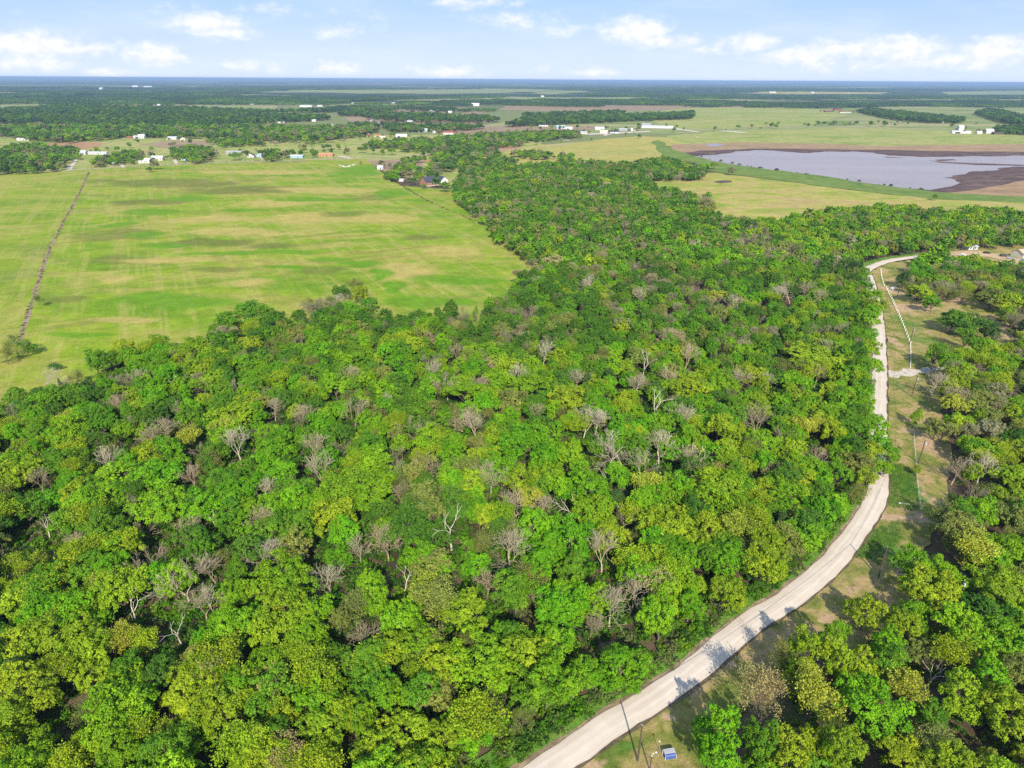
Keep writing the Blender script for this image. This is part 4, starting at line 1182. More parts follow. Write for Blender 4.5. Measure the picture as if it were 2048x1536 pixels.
# belts and groves of the middle distance (tops traced; planted on the ground)
BELTS = [([(0, 300), (30, 290), (60, 288), (100, 292), (150, 295), (158, 312), (128, 326), (118, 336), (60, 341), (0, 342), (-300, 350), (-300, 290)], 9.5, 0.72),
         ([(-500, 215), (0, 222), (60, 212), (150, 211), (300, 214), (400, 217), (480, 221), (560, 223), (700, 217), (730, 226), (725, 240), (760, 255), (740, 268), (640, 276), (560, 276), (480, 277), (400, 273), (330, 271), (250, 270), (200, 276), (140, 280), (60, 278), (0, 268), (-500, 285)], 12.5, 0.85),
         ([(760, 250), (790, 244), (900, 246), (980, 251), (1000, 236), (1060, 229), (1160, 226), (1220, 223), (1350, 226), (1390, 228), (1385, 235), (1300, 238), (1180, 243), (1040, 249), (900, 259), (780, 260)], 12.0, 1.0),
         ([(720, 226), (820, 228), (980, 236), (1000, 240), (960, 243), (800, 240), (740, 238)], 14.0, 0.7),
         ([(870, 277), (930, 270), (1000, 268), (1060, 263), (1150, 263), (1162, 270), (1130, 274), (1060, 278), (1040, 288), (960, 292), (890, 288)], 10.0, 0.85),
         ([(790, 298), (830, 280), (900, 276), (960, 292), (1000, 302), (995, 318), (960, 328), (900, 340), (870, 345), (850, 336), (880, 315), (830, 300)], 10.5, 0.6),
         ([(768, 350), (785, 332), (810, 316), (834, 315), (826, 330), (800, 350), (778, 360)], 7.5, 0.95),
         ([(830, 338), (860, 340), (880, 352), (842, 356)], 8.0, 0.8), ([(905, 372), (925, 338), (960, 322), (1010, 315), (1035, 318), (1026, 333), (957, 346)], 8.0, 0.8),
         ([(725, 286), (800, 278), (900, 282), (880, 294), (800, 292), (730, 292)], 9.0, 0.8), ([(500, 276), (560, 268), (640, 270), (700, 272), (640, 285), (560, 282)], 12, 0.35),
         ([(520, 303), (556, 300), (560, 315), (528, 318)], 8.0, 0.8), ([(340, 300), (380, 293), (425, 296), (425, 315), (395, 322), (345, 312)], 9.0, 0.8), ([(180, 318), (215, 310), (262, 300), (285, 300), (282, 318), (240, 322), (190, 328)], 8.5, 0.65),
         ([(420, 278), (520, 276), (530, 286), (440, 290)], 9, 0.7),
         ([(1712, 222), (1740, 218), (1830, 228), (1928, 238), (1925, 243), (1850, 243), (1780, 236)], 12.0, 1.0), ([(1948, 225), (1980, 218), (2048, 232), (2200, 250), (2200, 262), (2048, 247), (2000, 243)], 12.0, 1.0),
         ([(1300, 230), (1390, 225), (1385, 232), (1300, 236)], 12.0, 1.0), ([(1985, 255), (2048, 251), (2200, 255), (2200, 268), (2048, 266), (1995, 263)], 10.0, 0.9),
         ([(1015, 306), (1050, 303), (1105, 306), (1110, 313), (1060, 313)], 9.0, 0.75), ([(1118, 310), (1145, 308), (1150, 318), (1120, 320)], 8.0, 0.8),
         ([(1385, 330), (1412, 330), (1412, 348), (1388, 352)], 8.0, 0.9),
         ([(1290, 330), (1320, 312), (1352, 318), (1390, 330), (1392, 352), (1300, 352)], 7.0, 0.95)]
dist_pts = []
rb = random.Random(9)
for bi, (px, sp_, dens) in enumerate(BELTS):
    poly = up(px, 6.0)
    for (x, y) in grid(poly, sp_, seed=50 + bi):
        if rb.random() > dens: continue
        if bi in (1, 2) and field_noise(x, y * 1.6, 0.005, 44) > 0.14: continue
        dist_pts.append((x, y, rb.uniform(0.75, 1.5) * sp_ / 10, rb.choice(['mid', 'mid', 'deep', 'deep', 'fresh', 'olive', 'bright'] if y < 1700 else ['deep', 'deep', 'mid', 'cedar'])))
# loose trees along lanes, ponds and pasture edges: each is its own tree where it stands apart
_rl = random.Random(77)
LONE0 = [(_rl.uniform(0, 780), _rl.uniform(272, 338)) for _ in range(120)] + [(_rl.uniform(960, 1300), _rl.uniform(256, 300)) for _ in range(30)]
LONE = [(112, 744), (478, 318), (492, 316), (605, 300), (585, 308), (625, 312), (630, 316), (655, 300), (680, 300), (690, 296), (725, 306), (735, 300), (745, 308), (764, 311), (785, 311), (660, 286), (140, 288), (155, 284), (200, 284), (225, 272), (234, 278), (270, 283), (262, 296),
        (342, 296), (421, 290), (448, 288), (452, 284), (556, 285), (560, 280), (600, 282), (722, 330), (828, 372), (846, 378), (870, 376), (888, 385), (866, 300), (812, 300), (860, 302), (1478, 258), (1519, 259), (1540, 256), (1552, 257), (1615, 255), (1632, 253), (1640, 252), (1650, 252), (1660, 252), (1672, 251), (1690, 252),
        (1700, 251), (1712, 250), (1738, 249), (1756, 248), (1770, 248), (1782, 248), (1795, 248), (1808, 247), (1822, 247), (1900, 255), (1950, 250), (1866, 402), (1430, 340), (1462, 352), (1450, 262), (1430, 262), (1365, 262), (1345, 264), (1205, 266), (1258, 264), (1275, 262), (1500, 258), (1495, 214), (1510, 214), (1525, 213),
        (1590, 212), (1545, 213), (1740, 212), (1060, 258), (1090, 288), (1100, 284), (1075, 290), (660, 262), (300, 345), (308, 340), (265, 330), (535, 314), (553, 320), (570, 318), (470, 322)]
rl_ = random.Random(21)
lone_used = []
LONE += [(_rl.uniform(1520, 1830), _rl.gauss(251, 1.5)) for _ in range(22)]
for n_, (u, v) in enumerate(LONE):
    if n_: u += _rl.uniform(-3, 3); v += _rl.uniform(-0.6, 0.6)
    p = unproj(u, v)
    kd = rl_.choice(['oak', 'broad', 'round', 'oak'])
    col = rl_.choice(['mid', 'mid', 'fresh', 'deep', 'olive'])
    s = rl_.uniform(0.5, 1.5) if n_ else 0.45
    dist_pts.append((p.x, p.y, s * 1.05, col))
for (u, v) in LONE0:
    if v > 345 - 0.04 * u - 12: continue
    p = unproj(u, v)
    dist_pts.append((p.x, p.y, rl_.uniform(0.35, 1.1), rl_.choice(['mid', 'fresh', 'deep', 'olive', 'tan'])))
dp = dist_pts

# whatever the three hundred individual trees leave of the wood
near_rest = [q for q in rest if q['d'] < 430]
far_rest = [q for q in rest if q['d'] >= 430]


def scat_trees(name, L, protos, label, group=None):
    o = scatter(name, [(q['x'], q['y'], 0) for q in L], [q['rot'] for q in L], [(q['s'], q['s'], q['sz']) for q in L], [q['tint'] for q in L], [q['k'] for q in L], protos)
    tag(o, label, 'woodland', kind='stuff')
    return o


scat_trees('woodland', near_rest, MIDP, 'dense green wood spreading behind the closest trees')
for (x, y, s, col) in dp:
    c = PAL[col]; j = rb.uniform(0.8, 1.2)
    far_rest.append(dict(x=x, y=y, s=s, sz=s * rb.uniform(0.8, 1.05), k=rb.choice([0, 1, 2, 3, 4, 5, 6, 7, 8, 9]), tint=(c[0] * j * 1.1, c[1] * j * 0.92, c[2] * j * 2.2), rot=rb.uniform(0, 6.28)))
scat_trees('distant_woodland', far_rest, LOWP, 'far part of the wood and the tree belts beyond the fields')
print('near rest', len(near_rest), 'far', len(far_rest))

# far groves out to the haze
GP = []
rg = random.Random(5)


def gn(x, y): return field_noise(x, y * 1.7, 0.0011, 31) + 0.5 * field_noise(x, y * 2, 0.004, 32)


FG = [[(-400, 200), (0, 193), (300, 191), (700, 192), (1000, 190), (1000, 193), (700, 200), (640, 212), (300, 206), (0, 205), (-400, 215)], [(880, 200), (1300, 197), (1600, 199), (2048, 200), (2300, 200), (2300, 212), (2048, 211), (1500, 208), (1300, 209), (1180, 215), (900, 209)],
      [(640, 208), (880, 204), (960, 212), (1010, 214), (960, 220), (800, 217), (660, 220)], [(-400, 160), (2400, 168), (2400, 181), (1900, 181), (1300, 183), (1000, 177), (560, 179), (400, 193), (-400, 193)],
      [(1180, 184), (1480, 189), (1600, 191), (2048, 190), (2300, 190), (2300, 196), (1500, 197), (1180, 194)]]
for k, px in enumerate(FG):
    poly = [tuple(unproj(u, max(v, 173.5 if k == 3 else 0), 8)[:2]) for u, v in px]
    sp_ = 105
    for (x, y) in grid(poly, sp_, seed=80 + k, ymax=13000):
        if y < 1200 or abs(x) > y * 1.0 + 500: continue
        if gn(x, y) < (-0.25 if k != 3 else -0.12): continue
        GP.append((x, y))
for (x, y) in grid([(-4000, 2600), (4000, 2600), (5500, 5600), (-5500, 5600)], 120, seed=99):
    if gn(x + 900, y) > 0.42 and abs(x) < y: GP.append((x, y))
n = len(GP)
print('groves', n)
tn = []
for i in range(n):
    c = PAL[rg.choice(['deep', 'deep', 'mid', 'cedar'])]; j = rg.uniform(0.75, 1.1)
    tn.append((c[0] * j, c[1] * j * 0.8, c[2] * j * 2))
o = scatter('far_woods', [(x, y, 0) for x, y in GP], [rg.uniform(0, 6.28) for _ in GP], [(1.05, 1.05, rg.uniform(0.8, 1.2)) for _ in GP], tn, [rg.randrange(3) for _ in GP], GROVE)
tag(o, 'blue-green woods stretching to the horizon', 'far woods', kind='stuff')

# undergrowth under and beside the woods, weeds on field boundaries, tufts on the verge
UG = []
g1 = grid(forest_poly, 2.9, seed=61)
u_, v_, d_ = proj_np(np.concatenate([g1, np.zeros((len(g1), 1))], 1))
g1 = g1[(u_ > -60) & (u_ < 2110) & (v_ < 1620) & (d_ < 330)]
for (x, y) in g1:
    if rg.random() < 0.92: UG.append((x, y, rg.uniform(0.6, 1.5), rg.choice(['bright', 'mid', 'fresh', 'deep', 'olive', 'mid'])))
g1 = np.concatenate([grid(rw, 3.8, seed=62), grid(rw2, 4.5, seed=66)])
u_, v_, d_ = proj_np(np.concatenate([g1, np.zeros((len(g1), 1))], 1))
g1 = g1[(u_ > -60) & (u_ < 2110) & (v_ < 1620)]
for (x, y) in g1:
    if rg.random() < 0.75: UG.append((x, y, rg.uniform(0.5, 1.2), rg.choice(['olive', 'mid', 'fresh', 'yellowgreen', 'mid'])))
o1 = offset(rc, RW + 2.6)
for i, p in enumerate(o1):
    for _ in range(7):
        if p.y > 40 and p.y < 420 and rg.random() < 0.85: UG.append((p.x + rg.uniform(-3.0, 0.7), p.y + rg.uniform(-1.5, 1.5), rg.uniform(0.3, 1.05), rg.choice(['bright', 'mid', 'fresh', 'olive'])))
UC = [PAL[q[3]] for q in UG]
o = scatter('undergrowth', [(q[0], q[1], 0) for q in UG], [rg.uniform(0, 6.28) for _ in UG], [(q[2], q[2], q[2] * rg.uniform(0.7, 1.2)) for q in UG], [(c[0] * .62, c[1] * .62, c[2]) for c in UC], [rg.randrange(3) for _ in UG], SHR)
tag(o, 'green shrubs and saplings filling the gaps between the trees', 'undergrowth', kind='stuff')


def along(px, step, wid, zz=0.0):
    pts = [unproj(u, v) for u, v in px]
    out = []
    for a, b in zip(pts, pts[1:]):
        L = (b - a).length
        for i in range(int(L / step)):
            q = a.lerp(b, (i + rg.random()) / (L / step))
            out.append((q.x + rg.uniform(-wid, wid), q.y + rg.uniform(-wid, wid) * 0.5))
    return out


FR = [(38, 690), (52, 640), (66, 600), (85, 540), (104, 490), (135, 430), (160, 385), (178, 345)]
fp = resample([unproj(u, v) for u, v in FR], 6.0)
strip('fence_row_soil', offset(fp, 1.3), offset(fp, -1.3), ZT + 0.03, M['fencesoil'], 0.7, 77)
WD = [(x, y, rg.uniform(0.2, 0.6), rg.choice([(0.14, 0.11, 0.055), (0.09, 0.11, 0.035), (0.24, 0.18, 0.11)])) for x, y in along(FR, 1.6, 1.0)]
WD += [(x, y, rg.uniform(0.3, 0.8), rg.choice([(0.10, 0.12, 0.04), (0.16, 0.13, 0.06)])) for x, y in along([(787, 364), (804, 372), (850, 400), (903, 424), (978, 454)], 2.6, 1.0)]
WD += [(x, y, rg.uniform(0.4, 1.8), rg.choice([(0.05, 0.08, 0.02), (0.10, 0.12, 0.04)])) for x, y in along([(1388, 311), (1460, 327), (1520, 336.5), (1600, 347), (1665, 355), (1740, 367), (1811, 376), (1862, 381)], 13, 2.5) if rg.random() < 0.8]
WD += [(x, y, rg.uniform(0.4, 1.0), rg.choice([(0.20, 0.15, 0.09), (0.26, 0.2, 0.12)])) for x, y in along([(0, 346), (120, 340), (232, 334), (400, 326), (560, 321), (740, 315)], 8, 3)]
o = scatter('weeds', [(q[0], q[1], 0) for q in WD], [rg.uniform(0, 6.28) for _ in WD], [(q[2],) * 3 for q in WD], [q[3] for q in WD], [rg.randrange(3) for _ in WD], SHR)
tag(o, 'brown and green weeds along the field boundaries and the dam', 'weeds', kind='stuff')
TF = []
vp = [tuple(unproj(u, v)[:2]) for u, v in VERGE]
gt = grid(vp, 1.5, seed=63, ymax=330)
for (x, y) in gt:
    if rg.random() < 0.6: TF.append((x, y, rg.uniform(0.35, 1.0), rg.choice([(0.18, 0.21, 0.04), (0.10, 0.17, 0.02), (0.38, 0.31, 0.13)])))
for px in ([(1778, 934), (1800, 930), (1830, 945), (1838, 1022), (1825, 1024), (1776, 1015), (1779, 990)], [(1747, 1062), (1798, 1044), (1802, 1080), (1770, 1110), (1760, 1135), (1738, 1120), (1708, 1120), (1730, 1085)]):
    for (x, y) in grid([tuple(unproj(u, v)[:2]) for u, v in px], 0.7, seed=64):
        TF.append((x, y, rg.uniform(0.8, 1.5), rg.choice([(0.10, 0.24, 0.02), (0.07, 0.17, 0.02), (0.17, 0.27, 0.05)])))
inner = np.array([p[:2] for p in ROADR])
TP = np.array([(q[0], q[1]) for q in TF])
cen = np.array([p[:2] for p in offset(rc, RW / 2)])
kp = np.ones(len(TP), bool)
for i in range(0, len(TP), 2000):
    dmin = np.min(np.hypot(TP[i:i + 2000, None, 0] - cen[None, :, 0], TP[i:i + 2000, None, 1] - cen[None, :, 1]), 1)
    kp[i:i + 2000] = dmin > RW / 2 + 0.6
TF = [q for q, k_ in zip(TF, kp) if k_]
o = scatter('grass', [(q[0], q[1], 0.35) for q in TF], [rg.uniform(0, 6.28) for _ in TF], [(q[2], q[2], q[2] * 0.8) for q in TF], [q[3] for q in TF], [0] * len(TF), TUFT)
tag(o, 'rough grass tufts on the verge beside the gravel road', 'grass', kind='stuff')
print('undergrowth', len(UG), 'weeds', len(WD), 'tufts', len(TF))

# ------------------------------------------------------------------ houses, barns, sheds
def house(u, v, wpx, dep, hgt, rot, wall, roof, label, name='house', cat='house', style='gable', wins=3):
    p = unproj(u, v)
    _, _, d = proj(p.x, p.y, 0)
    w_ = wpx / F * d
    hw, hd = w_ / 2, dep / 2
    root = empty(name, (p.x, p.y + hd * 0.5, 0.3), math.radians(rot), label=label, cat=cat, group=('houses and barns among the fields'))
    b = MB(); b.box(-hw, -hd, -0.3, hw, hd, hgt)
    rh = min(hw, hd) * (0.55 if style == 'gable' else 0.75 if style == 'steep' else 0.30)
    if style == 'flat': rh = 0.5
    # gable ends belong to the wall
    e = 0.45
    if w_ >= dep:      # ridge along x
        b.add([(-hw, -hd, hgt), (-hw, hd, hgt), (-hw, 0, hgt + rh), (-hw + 0.12, -hd, hgt), (-hw + 0.12, hd, hgt), (-hw + 0.12, 0, hgt + rh)], [(0, 1, 2), (3, 5, 4)])
        b.add([(hw, -hd, hgt), (hw, hd, hgt), (hw, 0, hgt + rh), (hw - 0.12, -hd, hgt), (hw - 0.12, hd, hgt), (hw - 0.12, 0, hgt + rh)], [(0, 1, 2), (3, 5, 4)])
    else:
        b.add([(-hw, -hd, hgt), (hw, -hd, hgt), (0, -hd, hgt + rh), (-hw, -hd + 0.12, hgt), (hw, -hd + 0.12, hgt), (0, -hd + 0.12, hgt + rh)], [(0, 1, 2), (3, 5, 4)])
        b.add([(-hw, hd, hgt), (hw, hd, hgt), (0, hd, hgt + rh), (-hw, hd - 0.12, hgt), (hw, hd - 0.12, hgt), (0, hd - 0.12, hgt + rh)], [(0, 1, 2), (3, 5, 4)])
    b.build('wall', M[wall], root)
    r_ = MB()
    th = 0.22
    if w_ >= dep:
        k = rh / hd
        for s in (-1, 1):
            y0, z0 = s * (hd + e), hgt - e * k + 0.02
            r_.add([(-hw - e, y0, z0), (hw + e, y0, z0), (hw + e, 0, hgt + rh + 0.02), (-hw - e, 0, hgt + rh + 0.02), (-hw - e, y0, z0 + th), (hw + e, y0, z0 + th), (hw + e, 0, hgt + rh + th), (-hw - e, 0, hgt + rh + th)],
                   [(0, 3, 2, 1), (4, 5, 6, 7), (0, 1, 5, 4), (1, 2, 6, 5), (3, 0, 4, 7)])
    else:
        k = rh / hw
        for s in (-1, 1):
            x0, z0 = s * (hw + e), hgt - e * k + 0.02
            r_.add([(x0, -hd - e, z0), (x0, hd + e, z0), (0, hd + e, hgt + rh + 0.02), (0, -hd - e, hgt + rh + 0.02), (x0, -hd - e, z0 + th), (x0, hd + e, z0 + th), (0, hd + e, hgt + rh + th), (0, -hd - e, hgt + rh + th)],
                   [(0, 3, 2, 1), (4, 5, 6, 7), (0, 1, 5, 4), (1, 2, 6, 5), (3, 0, 4, 7)])
    r_.build('roof', M[roof], root)
    if d < 2600 and wins:
        dr = MB(); dr.box(-0.5 + hw * 0.15, -hd - 0.06, 0.0, 0.5 + hw * 0.15, -hd - 0.005, 2.1); dr.build('door', M['dark' if wall != 'dark' else 'white'], root)
        for i in range(wins):
            cx = -hw + w_ * (i + 0.5) / wins
            if abs(cx - hw * 0.15) < 1.1: cx += 1.7
            if abs(cx) > hw - 0.7: continue
            q = MB(); q.box(cx - 0.55, -hd - 0.05, 1.0, cx + 0.55, -hd - 0.006, 2.2); q.build('window', M['glass'], root)
        if name in ('barn', 'carport'):
            q = MB(); q.box(-hw * 0.7, -hd - 0.08, 0, -hw * 0.15, -hd - 0.01, hgt * 0.8); q.build('barn_door', M['dark'], root)
    return root


HS = [
    (166, 309, 12, 9, 3.2, 5, 'white', 'palemetal', 'small white shed beside the long mobile home by the drive', 'shed', 'shed', 'gable', 1),
    (196, 309, 38, 7, 2.9, -3, 'white', 'palemetal', 'long white mobile home above the curved drive', 'mobile_home', 'mobile home', 'low', 5),
    (219, 327, 26, 8, 2.7, -5, 'white', 'grey', 'white bungalow with grey roof half hidden by trees at the lane', 'house', 'house', 'low', 4),
    (289, 326, 20, 11, 3.0, 10, 'white', 'white', 'white gabled carport house open towards the hayfield', 'house', 'house', 'gable', 2),
    (315, 321, 22, 11, 3.2, 4, 'cream', 'palemetal', 'house with broad pale metal roof between two tree clumps', 'house', 'house', 'gable', 3),
    (372, 321, 15, 9, 3.0, 0, 'lightblue', 'palemetal', 'light blue house among trees behind the lane', 'house', 'house', 'low', 3),
    (397, 318, 9, 8, 3.0, 0, 'lightblue', 'blue', 'small blue shed at the tree clump east of the light blue house', 'shed', 'shed', 'gable', 1),
    (279, 277, 20, 13, 4.0, 8, 'white', 'palemetal', 'white barn with bright metal roof on the pasture rise', 'barn', 'barn', 'gable', 3), (261, 277, 12, 8, 2.8, 8, 'rust', 'rust', 'low rust brown shed beside the white barn on the rise', 'shed', 'shed', 'low', 1),
    (344, 279, 20, 11, 3.6, 0, 'white', 'palemetal', 'white metal building between trees right of the pasture barn', 'barn', 'barn', 'low', 3), (365, 281, 9, 10, 3.0, 20, 'cream', 'palemetal', 'small pale shed next to the white metal building', 'shed', 'shed', 'gable', 1),
    (47, 281, 24, 9, 3.0, 0, 'white', 'palemetal', 'white house alone at the left above the tree cluster', 'house', 'house', 'low', 4), (130, 276, 13, 9, 3.0, 0, 'tan', 'tan', 'small tan house at the wood edge above the ploughed strip', 'house', 'house', 'low', 2),
    (468, 308, 30, 12, 2.6, 0, 'grey', 'grey', 'flat grey shed behind the pond willows', 'shed', 'shed', 'low', 2), (501, 315, 13, 11, 3.0, 10, 'white', 'dark', 'small white house with dark roof by the lane', 'house', 'house', 'gable', 2),
    (519, 314, 9, 8, 3.0, 0, 'lightblue', 'lightblue', 'small pale blue square hut by the lane', 'hut', 'hut', 'gable', 1),
    (594, 316, 24, 9, 2.9, 0, 'lightblue', 'palemetal', 'long pale blue house under a tall tree', 'house', 'house', 'low', 4), (652, 313, 28, 11, 3.0, 0, 'orange', 'orange', 'low orange brick house with orange roof at the lane', 'house', 'house', 'low', 4),
    (761, 339, 11, 7, 2.8, -8, 'white', 'palemetal', 'small white shed alone in the hayfield corner', 'shed', 'shed', 'gable', 1),
    (803, 363, 8, 4, 2.2, 0, 'white', 'palemetal', 'tiny white open shelter near the brick house', 'shelter', 'shelter', 'low', 0),
    (462, 279, 9, 8, 3.0, 0, 'white', 'palemetal', 'small white house left of the tree row in the pasture', 'house', 'house', 'gable', 2), (486, 278, 14, 9, 3.0, 0, 'grey', 'grey', 'grey roofed house behind the tree row in the pasture', 'house', 'house', 'gable', 2),
    (586, 270, 7, 7, 4.0, 0, 'white', 'palemetal', 'narrow white tower-like shed by the wood edge', 'shed', 'shed', 'gable', 1), (616, 276, 12, 8, 3.2, 0, 'white', 'palemetal', 'white house in trees near the wood edge', 'house', 'house', 'gable', 2),
    (645, 269, 12, 8, 3.2, 0, 'rust', 'rust', 'rusty brown barn at the wood edge', 'barn', 'barn', 'low', 1), (751, 274, 34, 9, 2.8, 0, 'tan', 'orange', 'long tan stable row in the bright pasture', 'stable', 'stable', 'low', 4),
    (803, 276, 22, 12, 4.2, 0, 'white', 'palemetal', 'tall white farm building right of the tan stable', 'barn', 'barn', 'gable', 3), (766, 277, 9, 7, 2.8, 0, 'cream', 'cream', 'small yellowish shed beside the tan stable', 'shed', 'shed', 'gable', 1),
    (877, 298, 9, 9, 4.2, 0, 'white', 'dark', 'white house with dark upper storey inside the tree cluster', 'house', 'house', 'gable', 2), (861, 328, 13, 9, 2.6, -15, 'rust', 'rust', 'rust roofed barn under trees north of the brick house', 'barn', 'barn', 'gable', 1),
    (972, 286, 14, 9, 3.6, 0, 'white', 'tan', 'white house with tan roof by the orange field', 'house', 'house', 'gable', 2), (973, 322, 12, 8, 2.8, 20, 'orange', 'orange', 'small orange roofed house in the clearing north of the wood', 'house', 'house', 'gable', 2),
    (846, 264, 18, 12, 4.0, 0, 'grey', 'palemetal', 'silver grey barn behind the bright tree row', 'barn', 'barn', 'gable', 2), (866, 266, 10, 8, 3.2, 0, 'white', 'palemetal', 'white shed right of the silver grey barn', 'shed', 'shed', 'low', 1),
    (897, 269, 20, 12, 4.0, 0, 'white', 'red', 'white house with red roof behind the central trees', 'house', 'house', 'gable', 3), (1099, 278, 7, 7, 3.2, 0, 'white', 'palemetal', 'tiny white house at the dark tree belt', 'house', 'house', 'gable', 1),
    (1087, 253, 18, 10, 3.6, 0, 'white', 'dark', 'white house with dark roof left of the blue metal barn', 'house', 'house', 'gable', 3), (1121, 258, 18, 14, 4.2, 15, 'palemetal', 'lightblue', 'blue-white metal barn in the middle distance', 'barn', 'barn', 'gable', 2),
    (1139, 260, 12, 11, 4.0, -20, 'white', 'white', 'white gabled barn beside the blue metal barn', 'barn', 'barn', 'gable', 1), (820, 246, 10, 9, 3.6, 0, 'white', 'palemetal', 'white barn in front of the brown meadow', 'barn', 'barn', 'gable', 1),
    (895, 219, 14, 14, 4.5, 0, 'white', 'palemetal', 'far white long barn left of the tall white one', 'barn', 'barn', 'low', 1), (951, 212, 15, 16, 8.0, 0, 'white', 'white', 'far tall white barn standing out against woods', 'barn', 'barn', 'gable', 1),
    (865, 224, 10, 12, 4.0, 0, 'white', 'palemetal', 'far small white barn below the two larger ones', 'barn', 'barn', 'low', 1), (900, 226, 7, 10, 4.0, 0, 'white', 'white', 'far tiny white hut below the long barn', 'hut', 'hut', 'gable', 1),
    (1166, 268, 15, 10, 3.2, 10, 'cream', 'grey', 'low house with grey roof at the west end of the farm hamlet', 'house', 'house', 'gable', 2), (1199, 260, 18, 12, 3.8, 0, 'white', 'palemetal', 'white house behind the cream barn in the hamlet', 'house', 'house', 'gable', 2),
    (1208, 267, 15, 10, 4.4, -15, 'cream', 'cream', 'cream barn with dark doorway in the hamlet', 'barn', 'barn', 'gable', 0), (1228, 267, 18, 10, 3.6, 0, 'white', 'dark', 'white house with steep dark roof facing the golden field', 'house', 'house', 'steep', 3),
    (1246, 262, 16, 10, 3.4, 0, 'grey', 'grey', 'grey house right of the dark roofed one', 'house', 'house', 'gable', 2), (1266, 262, 9, 8, 4.2, 0, 'white', 'white', 'small tall white house behind the round tree', 'house', 'house', 'gable', 1),
    (1315, 256, 62, 12, 3.6, -14, 'palemetal', 'palemetal', 'very long silver poultry barn on pale gravel', 'barn', 'barn', 'low', 0), (1292, 250, 18, 12, 3.6, 0, 'grey', 'grey', 'short grey barn behind the long silver barn', 'barn', 'barn', 'low', 0),
    (1922, 267, 36, 12, 4.0, -4, 'white', 'white', 'long low white barn of the farm beyond the lake', 'barn', 'barn', 'low', 2), (1921, 261, 10, 12, 9.0, 0, 'white', 'white', 'tall white gabled barn behind the low one beyond the lake', 'barn', 'barn', 'gable', 0),
    (1978, 267, 15, 12, 7.0, 0, 'white', 'white', 'square white barn at the right of the farm beyond the lake', 'barn', 'barn', 'gable', 0), (1996, 269, 20, 10, 3.8, 0, 'wood', 'wood', 'dark open cattle shed right of the square white barn', 'cattle_shed', 'shed', 'low', 0),
    (1958, 268, 10, 9, 4.0, 0, 'cream', 'palemetal', 'pale small shed between the white barns beyond the lake', 'shed', 'shed', 'gable', 0), (1885, 246, 6, 9, 4.0, 0, 'white', 'white', 'tiny white shed below the diagonal tree belt', 'shed', 'shed', 'gable', 0),
    (1656, 224, 14, 16, 4.0, 0, 'wood', 'rust', 'dark rust cattle barn at the left of the feed yard', 'barn', 'barn', 'low', 0), (1674, 221, 12, 18, 6.0, 0, 'red', 'dark', 'tall dark red barn in the feed yard', 'barn', 'barn', 'gable', 0), (1690, 226, 22, 14, 3.5, 0, 'palemetal', 'rust', 'long rusty shed with pale wall in the feed yard', 'shed', 'shed', 'low', 0),
    (1545, 186, 14, 40, 8.0, 0, 'cream', 'cream', 'far pale hall on the bright strip near the horizon', 'hall', 'hall', 'low', 0), (1625, 186, 7, 30, 7.0, 0, 'white', 'white', 'far white block right of the pale hall', 'block', 'building', 'low', 0),
    (1085, 194, 6, 30, 8.0, 0, 'white', 'white', 'far white speck of a barn on the central pasture', 'barn', 'barn', 'low', 0), (271, 174, 12, 60, 9.0, 0, 'white', 'white', 'far white long building at left near the horizon', 'hall', 'building', 'low', 0), (296, 175, 16, 60, 9.0, 0, 'white', 'palemetal', 'far pale long building right of its white neighbour', 'hall', 'building', 'low', 0),
    (202, 179, 5, 40, 12.0, 0, 'white', 'white', 'far white tower block speck at left near the horizon', 'block', 'building', 'gable', 0), (467, 209, 8, 12, 4.5, 0, 'white', 'white', 'far white house left of the far pasture row', 'house', 'house', 'gable', 0), (505, 210, 8, 12, 4.5, 0, 'white', 'palemetal', 'far white house in the middle of the pasture row', 'house', 'house', 'gable', 0),
    (262, 216, 12, 12, 4.0, 0, 'white', 'palemetal', 'white barn at the dark wood on the left', 'barn', 'barn', 'low', 0), (317, 211, 8, 12, 4.0, 0, 'white', 'palemetal', 'white roof between trees right of the wood barn', 'barn', 'barn', 'low', 0),
    (612, 214, 24, 14, 5.0, 0, 'white', 'palemetal', 'far cluster barn with wide pale roof', 'barn', 'barn', 'low', 0), (640, 213, 10, 12, 4.0, 0, 'white', 'palemetal', 'far white shed right of the wide roofed barn', 'shed', 'shed', 'low', 0),
    (531, 244, 10, 9, 3.5, 0, 'cream', 'palemetal', 'cream house in the clearing inside the dark wood', 'house', 'house', 'gable', 0), (560, 246, 18, 6, 2.5, 0, 'cream', 'palemetal', 'row of pale low pens in the wood clearing', 'pens', 'pens', 'low', 0),
    (628, 243, 8, 8, 3.5, 0, 'white', 'palemetal', 'small white house right of the pale pens', 'house', 'house', 'gable', 0),
]
YT = []
yr = random.Random(88)
for h in HS:
    p = unproj(h[0], h[1])
    wm = h[2] / F * proj(p.x, p.y, 0)[2]
    for _ in range(yr.choice([2, 4, 6])):
        sx = yr.choice([-1, 1]) * (wm / 2 + yr.uniform(3, 16)); sy = yr.uniform(-4, 26)
        YT.append((p.x + sx if yr.random() < 0.6 else p.x + yr.uniform(-1, 1) * wm / 2, p.y + (sy if abs(sx) < wm else abs(sy) + h[3]), yr.uniform(0.4, 1.15), PAL[yr.choice(['mid', 'fresh', 'deep', 'olive'])]))
YT = [(x, y if abs(y) > 1 else y, s_, c_) for x, y, s_, c_ in YT]
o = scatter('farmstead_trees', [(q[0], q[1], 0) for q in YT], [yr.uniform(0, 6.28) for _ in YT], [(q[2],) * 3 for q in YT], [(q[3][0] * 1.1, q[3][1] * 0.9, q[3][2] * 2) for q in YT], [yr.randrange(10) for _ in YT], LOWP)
tag(o, 'small trees clustered round the distant houses and barns', 'farm trees', kind='stuff')
